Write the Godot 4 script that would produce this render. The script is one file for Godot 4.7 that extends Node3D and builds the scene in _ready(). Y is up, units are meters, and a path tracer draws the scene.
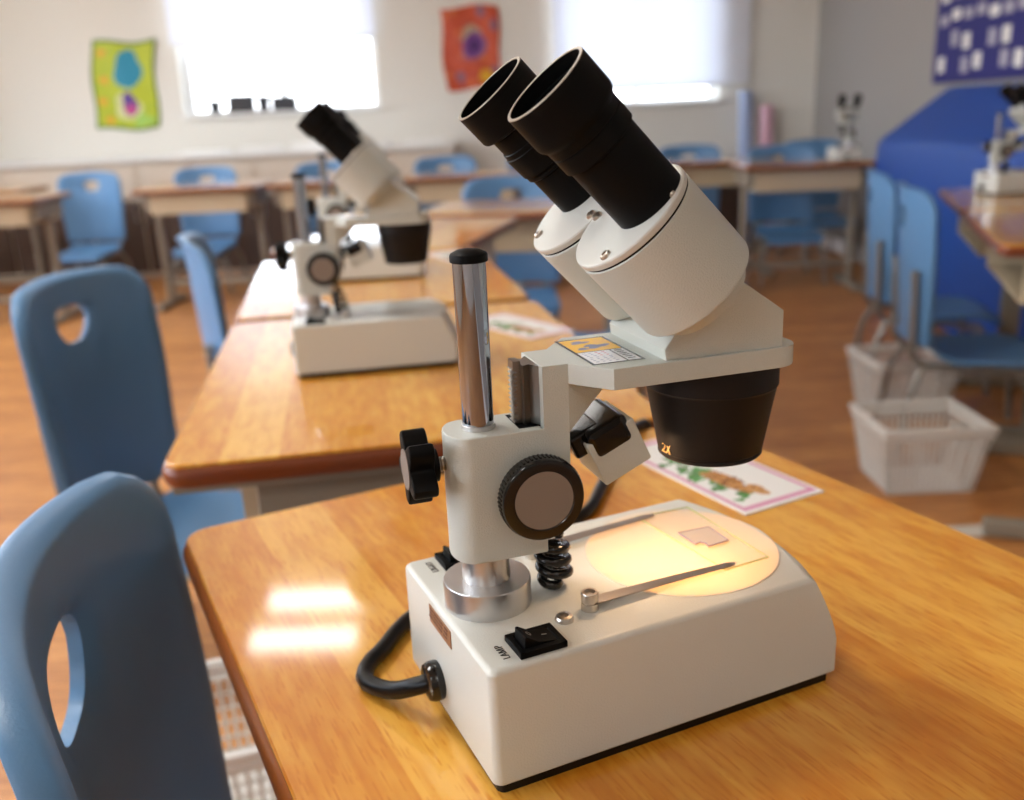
extends Node3D

const TABLE := 0.72
var taken := {}
var M := {}
var rng := RandomNumberGenerator.new()

# ---------------------------------------------------------------- mesh builder
class MB:
	var v := PackedVector3Array()
	var t := PackedVector2Array()
	func tri(a: Vector3, b: Vector3, c: Vector3, ua := Vector2.ZERO, ub := Vector2.ZERO, uc := Vector2.ZERO) -> void:
		v.append(a); v.append(c); v.append(b)
		t.append(ua); t.append(uc); t.append(ub)
	func quad(a: Vector3, b: Vector3, c: Vector3, d: Vector3, u0 := Vector2(0, 1), u1 := Vector2(1, 1), u2 := Vector2(1, 0), u3 := Vector2(0, 0)) -> void:
		tri(a, b, c, u0, u1, u2)
		tri(a, c, d, u0, u2, u3)
	# turned shape: profile of (radius, height) running upwards, about the y axis of xf
	func lathe(p: Array, segs := 32, xf := Transform3D(), ang := TAU) -> void:
		for i in p.size() - 1:
			var p0: Vector2 = p[i]
			var p1: Vector2 = p[i + 1]
			for j in segs:
				var f0 := ang * j / segs
				var f1 := ang * (j + 1) / segs
				var a := xf * Vector3(p0.x * cos(f0), p0.y, p0.x * sin(f0))
				var b := xf * Vector3(p0.x * cos(f1), p0.y, p0.x * sin(f1))
				var c := xf * Vector3(p1.x * cos(f1), p1.y, p1.x * sin(f1))
				var d := xf * Vector3(p1.x * cos(f0), p1.y, p1.x * sin(f0))
				if p0.x > 1e-7: tri(a, c, b)
				if p1.x > 1e-7: tri(a, d, c)
	# polygon in the x-y plane of xf drawn out along z, edges rounded off by bev
	func prism(poly: PackedVector2Array, z0: float, z1: float, bev := 0.0, xf := Transform3D(), uvs := 0.0) -> void:
		var p := poly.duplicate()
		var area := 0.0
		for i in p.size():
			area += p[i].cross(p[(i + 1) % p.size()])
		if area < 0: p.reverse()
		var rings := []
		if bev > 0:
			rings = [[bev, z0], [bev * 0.3, z0 + bev * 0.3], [0.0, z0 + bev], [0.0, z1 - bev], [bev * 0.3, z1 - bev * 0.3], [bev, z1]]
		else:
			rings = [[0.0, z0], [0.0, z1]]
		var prev := PackedVector3Array()
		var first := PackedVector2Array()
		var last := PackedVector2Array()
		for k in rings.size():
			var q := MB.inset(p, rings[k][0])
			var ring := PackedVector3Array()
			for s in q: ring.append(xf * Vector3(s.x, s.y, rings[k][1]))
			if k > 0:
				for i in ring.size():
					var j := (i + 1) % ring.size()
					quad(prev[i], prev[j], ring[j], ring[i])
			else:
				first = q
			prev = ring
			last = q
		var idx := Geometry2D.triangulate_polygon(last)
		if idx.is_empty(): push_warning("cap not closed")
		for i in range(0, idx.size(), 3):
			var a := last[idx[i]]
			var b := last[idx[i + 1]]
			var c := last[idx[i + 2]]
			if (b - a).cross(c - a) < 0:
				var sw := b; b = c; c = sw
			tri(xf * Vector3(a.x, a.y, z1), xf * Vector3(b.x, b.y, z1), xf * Vector3(c.x, c.y, z1), a * uvs, b * uvs, c * uvs)
		idx = Geometry2D.triangulate_polygon(first)
		for i in range(0, idx.size(), 3):
			var a := first[idx[i]]
			var b := first[idx[i + 1]]
			var c := first[idx[i + 2]]
			if (b - a).cross(c - a) > 0:
				var sw := b; b = c; c = sw
			tri(xf * Vector3(a.x, a.y, z0), xf * Vector3(b.x, b.y, z0), xf * Vector3(c.x, c.y, z0), a * uvs, b * uvs, c * uvs)
	static func inset(p: PackedVector2Array, d: float) -> PackedVector2Array:
		if d == 0.0: return p.duplicate()
		var out := PackedVector2Array()
		var n := p.size()
		for i in n:
			var e0 := (p[i] - p[(i + n - 1) % n]).normalized()
			var e1 := (p[(i + 1) % n] - p[i]).normalized()
			var n0 := Vector2(-e0.y, e0.x)
			var n1 := Vector2(-e1.y, e1.x)
			var m := n0 + n1
			var k := maxf(m.length_squared() * 0.5, 0.25)
			out.append(p[i] + m * (d / k))
		return out
	# box with rounded edges, centred in xf
	func rbox(size: Vector3, r := 0.0, xf := Transform3D()) -> void:
		var hx := size.x / 2
		var hy := size.y / 2
		if r <= 0.0:
			prism(PackedVector2Array([Vector2(-hx, -hy), Vector2(hx, -hy), Vector2(hx, hy), Vector2(-hx, hy)]), -size.z / 2, size.z / 2, 0.0, xf)
		else:
			prism(MB.rrect(hx, hy, r), -size.z / 2, size.z / 2, minf(r * 0.8, size.z * 0.3), xf)
	static func rrect(hx: float, hy: float, r: float, n := 4) -> PackedVector2Array:
		var p := PackedVector2Array()
		for k in 4:
			var c := Vector2((hx - r) * [1, -1, -1, 1][k], (hy - r) * [1, 1, -1, -1][k])
			for i in n + 1:
				p.append(c + Vector2.from_angle(PI / 2 * (k + float(i) / n)) * r)
		return p
	func tube(pts: Array, radius: float, segs := 10, capped := true) -> void:
		var up := Vector3(0.31, 0.9, 0.17).normalized()
		var prev := PackedVector3Array()
		var n := pts.size()
		for i in n:
			var d: Vector3 = (pts[mini(i + 1, n - 1)] - pts[maxi(i - 1, 0)]).normalized()
			up = (up - d * up.dot(d)).normalized()
			var s := d.cross(up)
			var ring := PackedVector3Array()
			for k in segs:
				var a := TAU * k / segs
				ring.append(pts[i] + (up * cos(a) + s * sin(a)) * radius)
			if i > 0:
				for k in segs:
					var j := (k + 1) % segs
					quad(prev[k], prev[j], ring[j], ring[k])
			if capped and (i == 0 or i == n - 1):
				for k in segs:
					var j := (k + 1) % segs
					if i == 0: tri(pts[i], ring[j], ring[k])
					else: tri(pts[i], ring[k], ring[j])
			prev = ring
	func grid(nu: int, nv: int, f: Callable) -> void:
		for i in nu:
			for j in nv:
				var u0 := float(i) / nu
				var u1 := float(i + 1) / nu
				var v0 := float(j) / nv
				var v1 := float(j + 1) / nv
				quad(f.call(u0, v0), f.call(u1, v0), f.call(u1, v1), f.call(u0, v1), Vector2(u0, 1 - v0), Vector2(u1, 1 - v0), Vector2(u1, 1 - v1), Vector2(u0, 1 - v1))
	func done(angle := 35.0) -> ArrayMesh:
		var n := v.size()
		var fn := PackedVector3Array()
		var at := {}
		for i in range(0, n, 3):
			fn.append((v[i + 2] - v[i]).cross(v[i + 1] - v[i]))
		for i in n:
			var key := Vector3i((v[i] * 50000.0).round())
			if at.has(key): at[key].append(i / 3)
			else: at[key] = [i / 3]
		var lim := cos(deg_to_rad(angle))
		var nn := PackedVector3Array()
		nn.resize(n)
		for i in n:
			var me := fn[i / 3]
			var mu := me.normalized()
			var s := Vector3.ZERO
			for f in at[Vector3i((v[i] * 50000.0).round())]:
				if fn[f].normalized().dot(mu) >= lim: s += fn[f]
			nn[i] = s.normalized() if s.length_squared() > 0 else Vector3.UP
		var arr := []
		arr.resize(Mesh.ARRAY_MAX)
		arr[Mesh.ARRAY_VERTEX] = v
		arr[Mesh.ARRAY_NORMAL] = nn
		arr[Mesh.ARRAY_TEX_UV] = t
		var m := ArrayMesh.new()
		m.add_surface_from_arrays(Mesh.PRIMITIVE_TRIANGLES, arr)
		return m

# ---------------------------------------------------------------- naming
func numbered(called: String) -> String:
	if not taken.has(called):
		taken[called] = 0
		return called
	taken[called] += 1
	return "%s_%03d" % [called, taken[called]]

func thing(called: String, label: String, category: String, at: Vector3, turn := 0.0, group := "") -> Node3D:
	var o := Node3D.new()
	o.name = numbered(called)
	add_child(o)
	o.position = at
	o.rotation.y = turn
	tag(o, label, category, group)
	return o

func tag(o: Node, label: String, category: String, group := "") -> void:
	o.set_meta("label", label)
	o.set_meta("category", category)
	if group: o.set_meta("group", group)

func part(called: String, mb: MB, m: Material, parent: Node, xf := Transform3D(), angle := 35.0) -> MeshInstance3D:
	return part_mesh(called, mb.done(angle), m, parent, xf)

func part_mesh(called: String, mesh: Mesh, m: Material, parent: Node, xf := Transform3D()) -> MeshInstance3D:
	var o := MeshInstance3D.new()
	o.name = numbered(called) if parent == self else called
	o.mesh = mesh
	o.material_override = m
	o.transform = xf
	parent.add_child(o, true)
	return o

func struct(called: String, mb: MB, m: Material, parent: Node = self) -> MeshInstance3D:
	var o := part(called, mb, m, parent)
	if parent == self: o.set_meta("kind", "structure")
	return o

func dup(o: Node3D, at: Vector3, turn: float, label: String, group := "") -> Node3D:
	var c: Node3D = o.duplicate()
	c.name = numbered(String(o.name).rstrip("0123456789_") if String(o.name).right(3).is_valid_int() else String(o.name))
	add_child(c)
	c.position = at
	c.rotation.y = turn
	c.set_meta("label", label)
	if group: c.set_meta("group", group)
	return c

func lettering(called: String, text: String, size: float, m: Material, parent: Node, xf: Transform3D, thick := 0.0002) -> void:
	var tm := TextMesh.new()
	var fnt := SystemFont.new()
	fnt.font_names = PackedStringArray(["Droid Sans"])
	tm.font = fnt
	tm.font_size = 48
	tm.pixel_size = size / 48.0
	tm.depth = thick
	tm.text = text
	part_mesh(called, tm, m, parent, xf)

# ---------------------------------------------------------------- materials
func mat(c: Color, rough := 0.5, metal := 0.0, spec := 0.5) -> StandardMaterial3D:
	var m := StandardMaterial3D.new()
	m.albedo_color = c
	m.roughness = rough
	m.metallic = metal
	m.metallic_specular = spec
	return m

func rgb(r: float, g: float, b: float) -> Color:
	return Color(r / 255.0, g / 255.0, b / 255.0)

func noise_tex(freq: float, seed_n: int, size := 256, oct := 3) -> NoiseTexture2D:
	var n := FastNoiseLite.new()
	n.seed = seed_n
	n.frequency = freq
	n.fractal_octaves = oct
	var t := NoiseTexture2D.new()
	t.width = size
	t.height = size
	t.seamless = true
	t.noise = n
	return t

func pebbled(m: StandardMaterial3D, scale: float, depth: float, seed_n := 3) -> StandardMaterial3D:
	m.heightmap_enabled = true
	m.heightmap_texture = noise_tex(0.06, seed_n)
	m.heightmap_scale = depth
	m.uv1_triplanar = true
	m.uv1_scale = Vector3.ONE * scale
	return m

# strips of wood running along u; tones is the spread between strips
func wood_tex(w: int, h: int, strips: int, lengths: int, base: Color, dark: Color, tones: float, seed_n: int) -> ImageTexture:
	var r := RandomNumberGenerator.new()
	r.seed = seed_n
	var n := FastNoiseLite.new()
	n.seed = seed_n
	n.frequency = 0.02
	n.fractal_octaves = 3
	var im := Image.create(w, h, false, Image.FORMAT_RGB8)
	var tone := []
	var off := []
	for i in strips * (lengths + 1):
		tone.append(r.randf_range(-1, 1))
		off.append(r.randf_range(0, 500))
	for y in h:
		var s := y * strips / h
		var shift := s * 0.37
		for x in w:
			var k := int(fmod(float(x) / w + shift, 1.0) * lengths)
			var id := s * (lengths + 1) + k
			var o: float = off[id]
			var fine := n.get_noise_2d(x * 0.22 + o, y * 9.0)
			var wave := n.get_noise_2d(x * 0.5 + o * 3.0, y * 2.6 + o)
			var pore := maxf(0.0, n.get_noise_2d(x * 0.9, y * 24.0 + o) - 0.22) * 1.6
			var f: float = clampf(0.38 + tone[id] * tones + wave * 0.45 + fine * 0.26 + pore, 0.0, 1.0)
			im.set_pixel(x, y, base.lerp(dark, f))
	return ImageTexture.create_from_image(im)

func make_materials() -> void:
	M.enamel = pebbled(mat(rgb(192, 195, 187), 0.36), 56.0, 0.02)
	M.enamel_smooth = mat(rgb(200, 200, 193), 0.28)
	M.enamel_base = pebbled(mat(rgb(207, 209, 202), 0.32), 44.0, 0.010)
	M.black = mat(Color(0.06, 0.06, 0.06), 0.46, 0.0, 0.2)
	M.black_gloss = mat(Color(0.07, 0.07, 0.07), 0.16)
	M.black_satin = mat(Color(0.10, 0.085, 0.08), 0.45, 0.0, 0.3)
	M.black_bracket = mat(Color(0.05, 0.05, 0.05), 0.17, 0.0, 0.42)
	M.black_inside = mat(Color(0.03, 0.03, 0.03), 0.8, 0.0, 0.15)
	M.rubber = mat(Color(0.06, 0.06, 0.06), 0.32, 0.0, 0.35)
	M.chrome = mat(Color(0.66, 0.68, 0.72), 0.05, 1.0)
	M.steel = mat(Color(0.80, 0.77, 0.73), 0.3, 1.0)
	M.aluminium = mat(Color(0.80, 0.80, 0.80), 0.34, 1.0)
	M.dark_steel = mat(Color(0.55, 0.54, 0.52), 0.32, 1.0)
	M.worn_rim = mat(rgb(168, 160, 148), 0.35, 0.7)
	M.gray_insert = mat(rgb(128, 116, 106), 0.5)
	M.lens = mat(Color(0.05, 0.05, 0.07), 0.03, 0.0, 0.9)
	M.frosted = mat(rgb(214, 217, 211), 0.22)
	M.frosted.backlight_enabled = true
	M.frosted.backlight = Color(0.86, 0.86, 0.86)
	var glass := mat(Color(0.9, 0.97, 0.92, 0.06), 0.02)
	glass.transparency = BaseMaterial3D.TRANSPARENCY_ALPHA
	M.glass = glass
	M.specimen = mat(rgb(206, 186, 168), 0.5)
	M.glass_edge = mat(rgb(196, 206, 150), 0.2)
	M.specimen_line = mat(rgb(140, 124, 150), 0.5)
	M.ink = mat(Color(0.03, 0.03, 0.03), 0.6)
	M.gold_ink = mat(rgb(230, 190, 120), 0.4)
	M.white_ink = mat(rgb(150, 146, 138), 0.5)
	M.brown_label = mat(rgb(150, 108, 78), 0.35, 0.2)
	M.brown_ink = mat(rgb(96, 60, 44), 0.5)
	M.frame_paint = mat(rgb(140, 132, 118), 0.45)
	M.tray_paint = mat(rgb(196, 180, 150), 0.5)
	M.edge_brown = mat(rgb(122, 58, 24), 0.28)
	M.edge_oak = mat(rgb(150, 84, 32), 0.3)
	M.chair_blue = pebbled(mat(rgb(94, 140, 184), 0.40), 18.0, 0.012, 9)
	M.chair_steel = mat(rgb(150, 148, 142), 0.35, 0.6)
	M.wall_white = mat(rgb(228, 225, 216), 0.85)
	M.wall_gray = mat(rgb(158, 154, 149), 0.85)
	M.wall_front = mat(rgb(222, 218, 208), 0.85)
	M.ceiling_white = mat(rgb(236, 236, 232), 0.9)
	M.trim_white = mat(rgb(238, 238, 236), 0.5)
	M.white_plastic = mat(rgb(232, 230, 224), 0.4)
	M.white_plastic.backlight_enabled = true
	M.white_plastic.backlight = Color(0.3, 0.3, 0.3)
	M.blind = mat(rgb(246, 247, 250), 0.9)
	M.blind.backlight_enabled = true
	M.blind.backlight = Color(0.86, 0.87, 0.9)
	M.cupboard = mat(rgb(214, 198, 178), 0.55)
	M.under_desk_shade = mat(rgb(84, 66, 56), 0.5)  # shade beneath the back desks, put into door and cupboard colour
	M.worktop = mat(rgb(232, 228, 222), 0.4)
	M.royal = mat(rgb(14, 72, 158), 0.5)
	M.navy = mat(rgb(34, 34, 110), 0.7)
	M.paper = mat(rgb(238, 236, 230), 0.7)
	M.paper_gray = mat(rgb(176, 172, 186), 0.7)
	M.dark_pot = mat(rgb(40, 42, 48), 0.5)
	M.pink = mat(rgb(226, 182, 198), 0.6)
	M.sky_blue = mat(rgb(176, 194, 230), 0.6)
	M.floor_line = mat(rgb(214, 208, 196), 0.6)
	var tex := wood_tex(1024, 512, 9, 1, rgb(238, 186, 84), rgb(206, 130, 26), 0.34, 11)
	for spec in [["wood_honey", Color(1.0, 0.97, 0.90), 0.38], ["wood_maple", Color(1.0, 1.0, 1.0), 0.38]]:
		var m := mat(spec[1], spec[2])
		m.albedo_texture = tex
		m.clearcoat_enabled = true
		m.metallic_specular = 0.5
		m.clearcoat = 1.0
		m.clearcoat_roughness = 0.07
		M[spec[0]] = m
	var fl := mat(Color(1, 1, 1), 0.42)
	fl.albedo_texture = wood_tex(1024, 1024, 14, 2, rgb(214, 152, 88), rgb(150, 92, 44), 0.2, 23)
	M.floor = fl

# ---------------------------------------------------------------- camera, sky, lights
func make_view() -> void:
	var cam := Camera3D.new()
	cam.name = "camera"
	var pitch := -0.29751
	var roll := 0.045354
	var cp := cos(pitch)
	var sp := sin(pitch)
	var cr := cos(roll)
	var sr := sin(roll)
	cam.transform = Transform3D(Basis(Vector3(cr, -sr * cp, -sr * sp), Vector3(sr, cr * cp, cr * sp), Vector3(0, -sp, cp)), Vector3(0, 1.04164, 0))
	var att := CameraAttributesPhysical.new()
	att.frustum_focal_length = 27.911
	att.frustum_focus_distance = 0.45
	att.exposure_aperture = 27.911 / 5.3
	att.frustum_near = 0.02
	att.frustum_far = 200.0
	cam.attributes = att
	cam.current = true
	add_child(cam)
	cam.fov = 46.5294

	var env := Environment.new()
	env.background_mode = Environment.BG_SKY
	var sky := Sky.new()
	var sm := ProceduralSkyMaterial.new()
	sm.sky_top_color = Color(0.86, 0.92, 1.0)
	sm.sky_horizon_color = Color(0.97, 0.98, 1.0)
	sm.ground_bottom_color = Color(0.55, 0.56, 0.56)
	sm.ground_horizon_color = Color(0.9, 0.9, 0.9)
	sky.sky_material = sm
	env.sky = sky
	env.background_energy_multiplier = 6.5
	env.tonemap_mode = Environment.TONE_MAPPER_LINEAR
	env.tonemap_exposure = 1.58
	env.sdfgi_enabled = true
	env.ssao_enabled = true
	env.ssil_enabled = true
	var we := WorldEnvironment.new()
	we.name = "world_environment"
	we.environment = env
	add_child(we)

func ceiling_light(x: float, z: float, energy: float, label: String) -> void:
	var o := thing("ceiling_light", label, "light", Vector3(x, 2.9, z), 0.0, "ceiling lights")
	var b := MB.new()
	b.rbox(Vector3(0.60, 0.05, 0.66), 0.01, Transform3D(Basis(), Vector3(0, -0.026, 0)))
	part("housing", b, M.trim_white, o)
	var glow := mat(Color(1, 1, 1), 0.6)
	glow.emission_enabled = true
	glow.emission = Color(1.0, 0.99, 0.97)
	glow.emission_energy_multiplier = energy * 6.0
	for s in [-1.0, 1.0]:
		b = MB.new()
		b.rbox(Vector3(0.52, 0.03, 0.16), 0.012, Transform3D(Basis(), Vector3(0, -0.065, s * 0.20)))
		part("light_tube", b, glow, o)
		var l := AreaLight3D.new()
		l.name = "tube_glow"
		l.area_size = Vector2(0.52, 0.16)
		l.light_energy = energy * 0.5
		l.light_color = Color(1.0, 0.99, 0.97)
		l.area_range = 20.0
		l.shadow_enabled = true
		l.transform = Transform3D(Basis(Vector3.RIGHT, -PI / 2), Vector3(0, -0.085, s * 0.20))
		o.add_child(l, true)

# ---------------------------------------------------------------- room
const BACK := -7.3
const RIGHT := 2.37
const LEFT := -4.3
const FRONT := 4.2
const TOP := 2.9

func wall_with_holes(called: String, along_x: bool, a0: float, a1: float, at: float, depth: float, holes: Array, m: Material) -> void:
	var b := MB.new()
	var cut := [a0]
	for h in holes: cut += [h[0], h[1]]
	cut.append(a1)
	var spans := []
	for i in range(0, cut.size(), 2): spans.append([cut[i], cut[i + 1], 0.0, TOP])
	for h in holes:
		spans.append([h[0], h[1], 0.0, h[2]])
		spans.append([h[0], h[1], h[3], TOP])
	for s in spans:
		var mid := Vector3((s[0] + s[1]) / 2, (s[2] + s[3]) / 2, at + depth / 2)
		var size := Vector3(s[1] - s[0], s[3] - s[2], absf(depth))
		if not along_x:
			mid = Vector3(at + depth / 2, mid.y, mid.x)
			size = Vector3(size.z, size.y, size.x)
		b.rbox(size, 0.0, Transform3D(Basis(), mid))
	struct(called, b, m)

func window(n: int, along_x: bool, h: Array, at: float, depth: float, bars: int) -> void:
	var b := MB.new()
	var w: float = h[1] - h[0]
	var hh: float = h[3] - h[2]
	var turn := Basis() if along_x else Basis(Vector3.UP, PI / 2)
	var mid := Vector3((h[0] + h[1]) / 2, (h[2] + h[3]) / 2, at + depth * 0.55)
	if not along_x: mid = Vector3(at + depth * 0.55, mid.y, (h[0] + h[1]) / 2)
	var root := Node3D.new()
	root.name = "window_%d" % n
	root.set_meta("kind", "structure")
	add_child(root)
	root.transform = Transform3D(turn, mid)
	for s in [-1, 1]:
		b.rbox(Vector3(w, 0.05, 0.06), 0.004, Transform3D(Basis(), Vector3(0, s * (hh / 2 - 0.025), 0)))
		b.rbox(Vector3(0.05, hh - 0.1, 0.06), 0.004, Transform3D(Basis(), Vector3(s * (w / 2 - 0.025), 0, 0)))
	part("window_frame", b, M.trim_white, root)
	for k in bars:
		b = MB.new()
		b.rbox(Vector3(0.045, hh - 0.1, 0.05), 0.004, Transform3D(Basis(), Vector3(-w / 2 + w * (k + 1) / (bars + 1), 0, 0)))
		part("mullion", b, M.trim_white, root)
	b = MB.new()
	b.rbox(Vector3(w - 0.1, hh - 0.1, 0.004))
	part("pane", b, M.glass, root)
	b = MB.new()
	b.rbox(Vector3(w + 0.02, 0.025, 0.16), 0.004, Transform3D(Basis(), Vector3(0, -hh / 2 + 0.0125, 0.1 if along_x else 0.1)))
	part("window_sill", b, M.trim_white, root)

func make_room() -> void:
	var b := MB.new()
	var w := RIGHT - LEFT
	var d := FRONT - BACK
	# floor with the plank print laid in metres
	var y0 := -0.1
	b.rbox(Vector3(w + 0.4, 0.098, d + 0.4), 0.0, Transform3D(Basis(), Vector3((LEFT + RIGHT) / 2, -0.051, (BACK + FRONT) / 2)))
	b.quad(Vector3(LEFT - 0.2, 0, FRONT + 0.2), Vector3(RIGHT + 0.2, 0, FRONT + 0.2), Vector3(RIGHT + 0.2, 0, BACK - 0.2), Vector3(LEFT - 0.2, 0, BACK - 0.2), Vector2(0, d / 1.4), Vector2(w / 1.9, d / 1.4), Vector2(w / 1.9, 0), Vector2(0, 0))
	struct("floor", b, M.floor)
	b = MB.new()
	b.rbox(Vector3(w + 0.4, 0.15, d + 0.4), 0.0, Transform3D(Basis(), Vector3((LEFT + RIGHT) / 2, TOP + 0.075, (BACK + FRONT) / 2)))
	struct("ceiling", b, M.ceiling_white)
	var h1 := [-2.34, -0.885, 1.115, 2.45]
	var h2 := [0.45, 1.64, 1.06, 2.45]
	wall_with_holes("wall_back", true, LEFT - 0.2, RIGHT + 0.2, BACK, -0.22, [h1, h2], M.wall_white)
	window(1, true, h1, BACK, -0.22, 1)
	window(2, true, h2, BACK, -0.22, 1)
	var h3 := [-6.2, -3.6, 1.0, 2.5]
	var h4 := [-2.6, 3.4, 1.0, 2.5]  # unseen window, drawn long toward the front for light from the left
	wall_with_holes("wall_left", false, BACK - 0.2, FRONT + 0.2, LEFT, -0.2, [h3, h4], M.wall_white)
	window(3, false, h3, LEFT, -0.2, 2)
	window(4, false, h4, LEFT, -0.2, 2)
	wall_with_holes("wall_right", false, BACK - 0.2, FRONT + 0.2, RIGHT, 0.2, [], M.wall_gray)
	wall_with_holes("wall_front", true, LEFT - 0.2, RIGHT + 0.2, FRONT, 0.2, [], M.wall_front)
	b = MB.new()
	b.rbox(Vector3(w, 0.1, 0.015), 0.003, Transform3D(Basis(), Vector3((LEFT + RIGHT) / 2, 0.05, BACK + 0.0075)))
	struct("baseboard_back", b, M.trim_white)
	b = MB.new()
	b.rbox(Vector3(0.015, 0.1, d), 0.003, Transform3D(Basis(), Vector3(RIGHT - 0.0075, 0.05, (BACK + FRONT) / 2)))
	struct("baseboard_right", b, M.trim_white)
	b = MB.new()
	b.rbox(Vector3(1.5, 0.004, 0.06), 0.0, Transform3D(Basis(), Vector3(1.75, 0.003, -2.1)))
	struct("trim_1", b, M.floor_line)
	# roller blinds
	for s in [[-2.365, -0.875, 1.625, "white roller blind half lowered over the window between the two cell posters"], [0.42, 1.86, 1.185, "white roller blind lowered almost to the sill of the right window"]]:
		var wd: float = s[1] - s[0]
		var o := thing("roller_blind", s[3], "blind", Vector3((s[0] + s[1]) / 2, s[2], BACK + 0.05))
		b = MB.new()
		b.rbox(Vector3(wd, 2.62 - s[2], 0.003), 0.0, Transform3D(Basis(), Vector3(0, (2.62 - s[2]) / 2, 0)))
		part("blind_cloth", b, M.blind, o)
		b = MB.new()
		b.rbox(Vector3(wd, 0.022, 0.012), 0.004, Transform3D(Basis(), Vector3(0, 0, 0)))
		part("bottom_bar", b, M.trim_white, o)
		b = MB.new()
		b.rbox(Vector3(wd + 0.04, 0.08, 0.08), 0.01, Transform3D(Basis(), Vector3(0, 2.66 - s[2], 0)))
		part("cassette", b, M.trim_white, o)

# ---------------------------------------------------------------- school desk: x is the long side, the user sits on +z
const DW := 0.356
const DD := 0.268

func make_desk(wood: Material, edge: Material) -> Node3D:
	var o := Node3D.new()
	var flat := Transform3D(Basis(Vector3.RIGHT, -PI / 2), Vector3.ZERO)
	var p := MB.rrect(DW - 0.004, DD - 0.004, 0.022, 6)
	var b := MB.new()
	# top board: upper face with its own grain coordinates
	var q := MB.inset(p, 0.0012)
	var idx := Geometry2D.triangulate_polygon(q)
	var tex := func(s: Vector2) -> Vector2: return Vector2(s.x / (2 * DW) + 0.5, s.y / (2 * DD) + 0.5)
	for i in range(0, idx.size(), 3):
		var c := [q[idx[i]], q[idx[i + 1]], q[idx[i + 2]]]
		if (c[1] - c[0]).cross(c[2] - c[0]) < 0: c = [c[0], c[2], c[1]]
		var w := []
		for s in c: w.append(flat * Vector3(s.x, s.y, TABLE))
		b.tri(w[0], w[1], w[2], tex.call(c[0]), tex.call(c[1]), tex.call(c[2]))
	for i in p.size():
		var j := (i + 1) % p.size()
		b.quad(flat * Vector3(p[i].x, p[i].y, TABLE - 0.0012), flat * Vector3(p[j].x, p[j].y, TABLE - 0.0012), flat * Vector3(q[j].x, q[j].y, TABLE), flat * Vector3(q[i].x, q[i].y, TABLE), tex.call(p[i]), tex.call(p[j]), tex.call(q[j]), tex.call(q[i]))
		b.quad(flat * Vector3(p[i].x, p[i].y, TABLE - 0.022), flat * Vector3(p[j].x, p[j].y, TABLE - 0.022), flat * Vector3(p[j].x, p[j].y, TABLE - 0.0012), flat * Vector3(p[i].x, p[i].y, TABLE - 0.0012), tex.call(p[i]), tex.call(p[j]), tex.call(p[j]), tex.call(p[i]))
	part("tabletop", b, wood, o)
	# bullnose band round the board
	b = MB.new()
	var prof := []
	for k in 9:
		var a := -PI / 2 + PI * k / 8
		prof.append(Vector2(0.0085 * cos(a) - 0.004, TABLE - 0.0145 + 0.0125 * sin(a)))
	prof.push_front(Vector2(-0.012, TABLE - 0.027))
	prof.append(Vector2(-0.006, TABLE - 0.0022))
	for k in prof.size() - 1:
		var r0 := MB.inset(p, -prof[k].x)
		var r1 := MB.inset(p, -prof[k + 1].x)
		for i in p.size():
			var j := (i + 1) % p.size()
			b.quad(flat * Vector3(r0[i].x, r0[i].y, prof[k].y), flat * Vector3(r0[j].x, r0[j].y, prof[k].y), flat * Vector3(r1[j].x, r1[j].y, prof[k + 1].y), flat * Vector3(r1[i].x, r1[i].y, prof[k + 1].y))
	part("edge_band", b, edge, o, Transform3D(), 50.0)
	b = MB.new()
	b.rbox(Vector3(2 * DW - 0.02, 0.012, 2 * DD - 0.02), 0.002, Transform3D(Basis(), Vector3(0, TABLE - 0.028, 0)))
	part("underboard", b, M.frame_paint, o)
	# open book tray
	b = MB.new()
	b.rbox(Vector3(0.56, 0.006, 0.40), 0.0, Transform3D(Basis(), Vector3(0, 0.575, 0)))
	b.rbox(Vector3(0.56, 0.11, 0.006), 0.0, Transform3D(Basis(), Vector3(0, 0.632, -0.198)))
	for s in [-1, 1]: b.rbox(Vector3(0.006, 0.11, 0.40), 0.0, Transform3D(Basis(), Vector3(s * 0.278, 0.632, 0)))
	part("book_tray", b, M.tray_paint, o)
	for s in [-1, 1]:
		b = MB.new()
		b.prism(MB.rrect(0.016, 0.034, 0.014), 0.04, 0.60, 0.0, Transform3D(Basis(Vector3.RIGHT, -PI / 2), Vector3(s * 0.305, 0, 0)))
		part("leg", b, M.frame_paint, o)
		b = MB.new()
		b.rbox(Vector3(0.036, 0.09, 0.36), 0.006, Transform3D(Basis(), Vector3(s * 0.305, 0.642, 0)))
		part("side_bracket", b, M.frame_paint, o)
		b = MB.new()
		b.rbox(Vector3(0.042, 0.042, 0.46), 0.008, Transform3D(Basis(), Vector3(s * 0.305, 0.023, 0)))
		part("foot_bar", b, M.frame_paint, o)
	b = MB.new()
	b.rbox(Vector3(0.58, 0.034, 0.02), 0.004, Transform3D(Basis(), Vector3(0, 0.14, 0)))
	part("crossbar", b, M.frame_paint, o)
	return o

# ---------------------------------------------------------------- school chair: the back stands at x = 0, the sitter faces +x
func back_point(z: float, y: float, off: float) -> Vector3:
	var u := (y - 0.45) / 0.35
	var s := z / 0.198
	var base := Vector3(-0.025 * u + 0.054 * s * s, y, z)
	var n := Vector3(1.0, 0.07, -0.45 * s).normalized()
	return base + n * off

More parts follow.
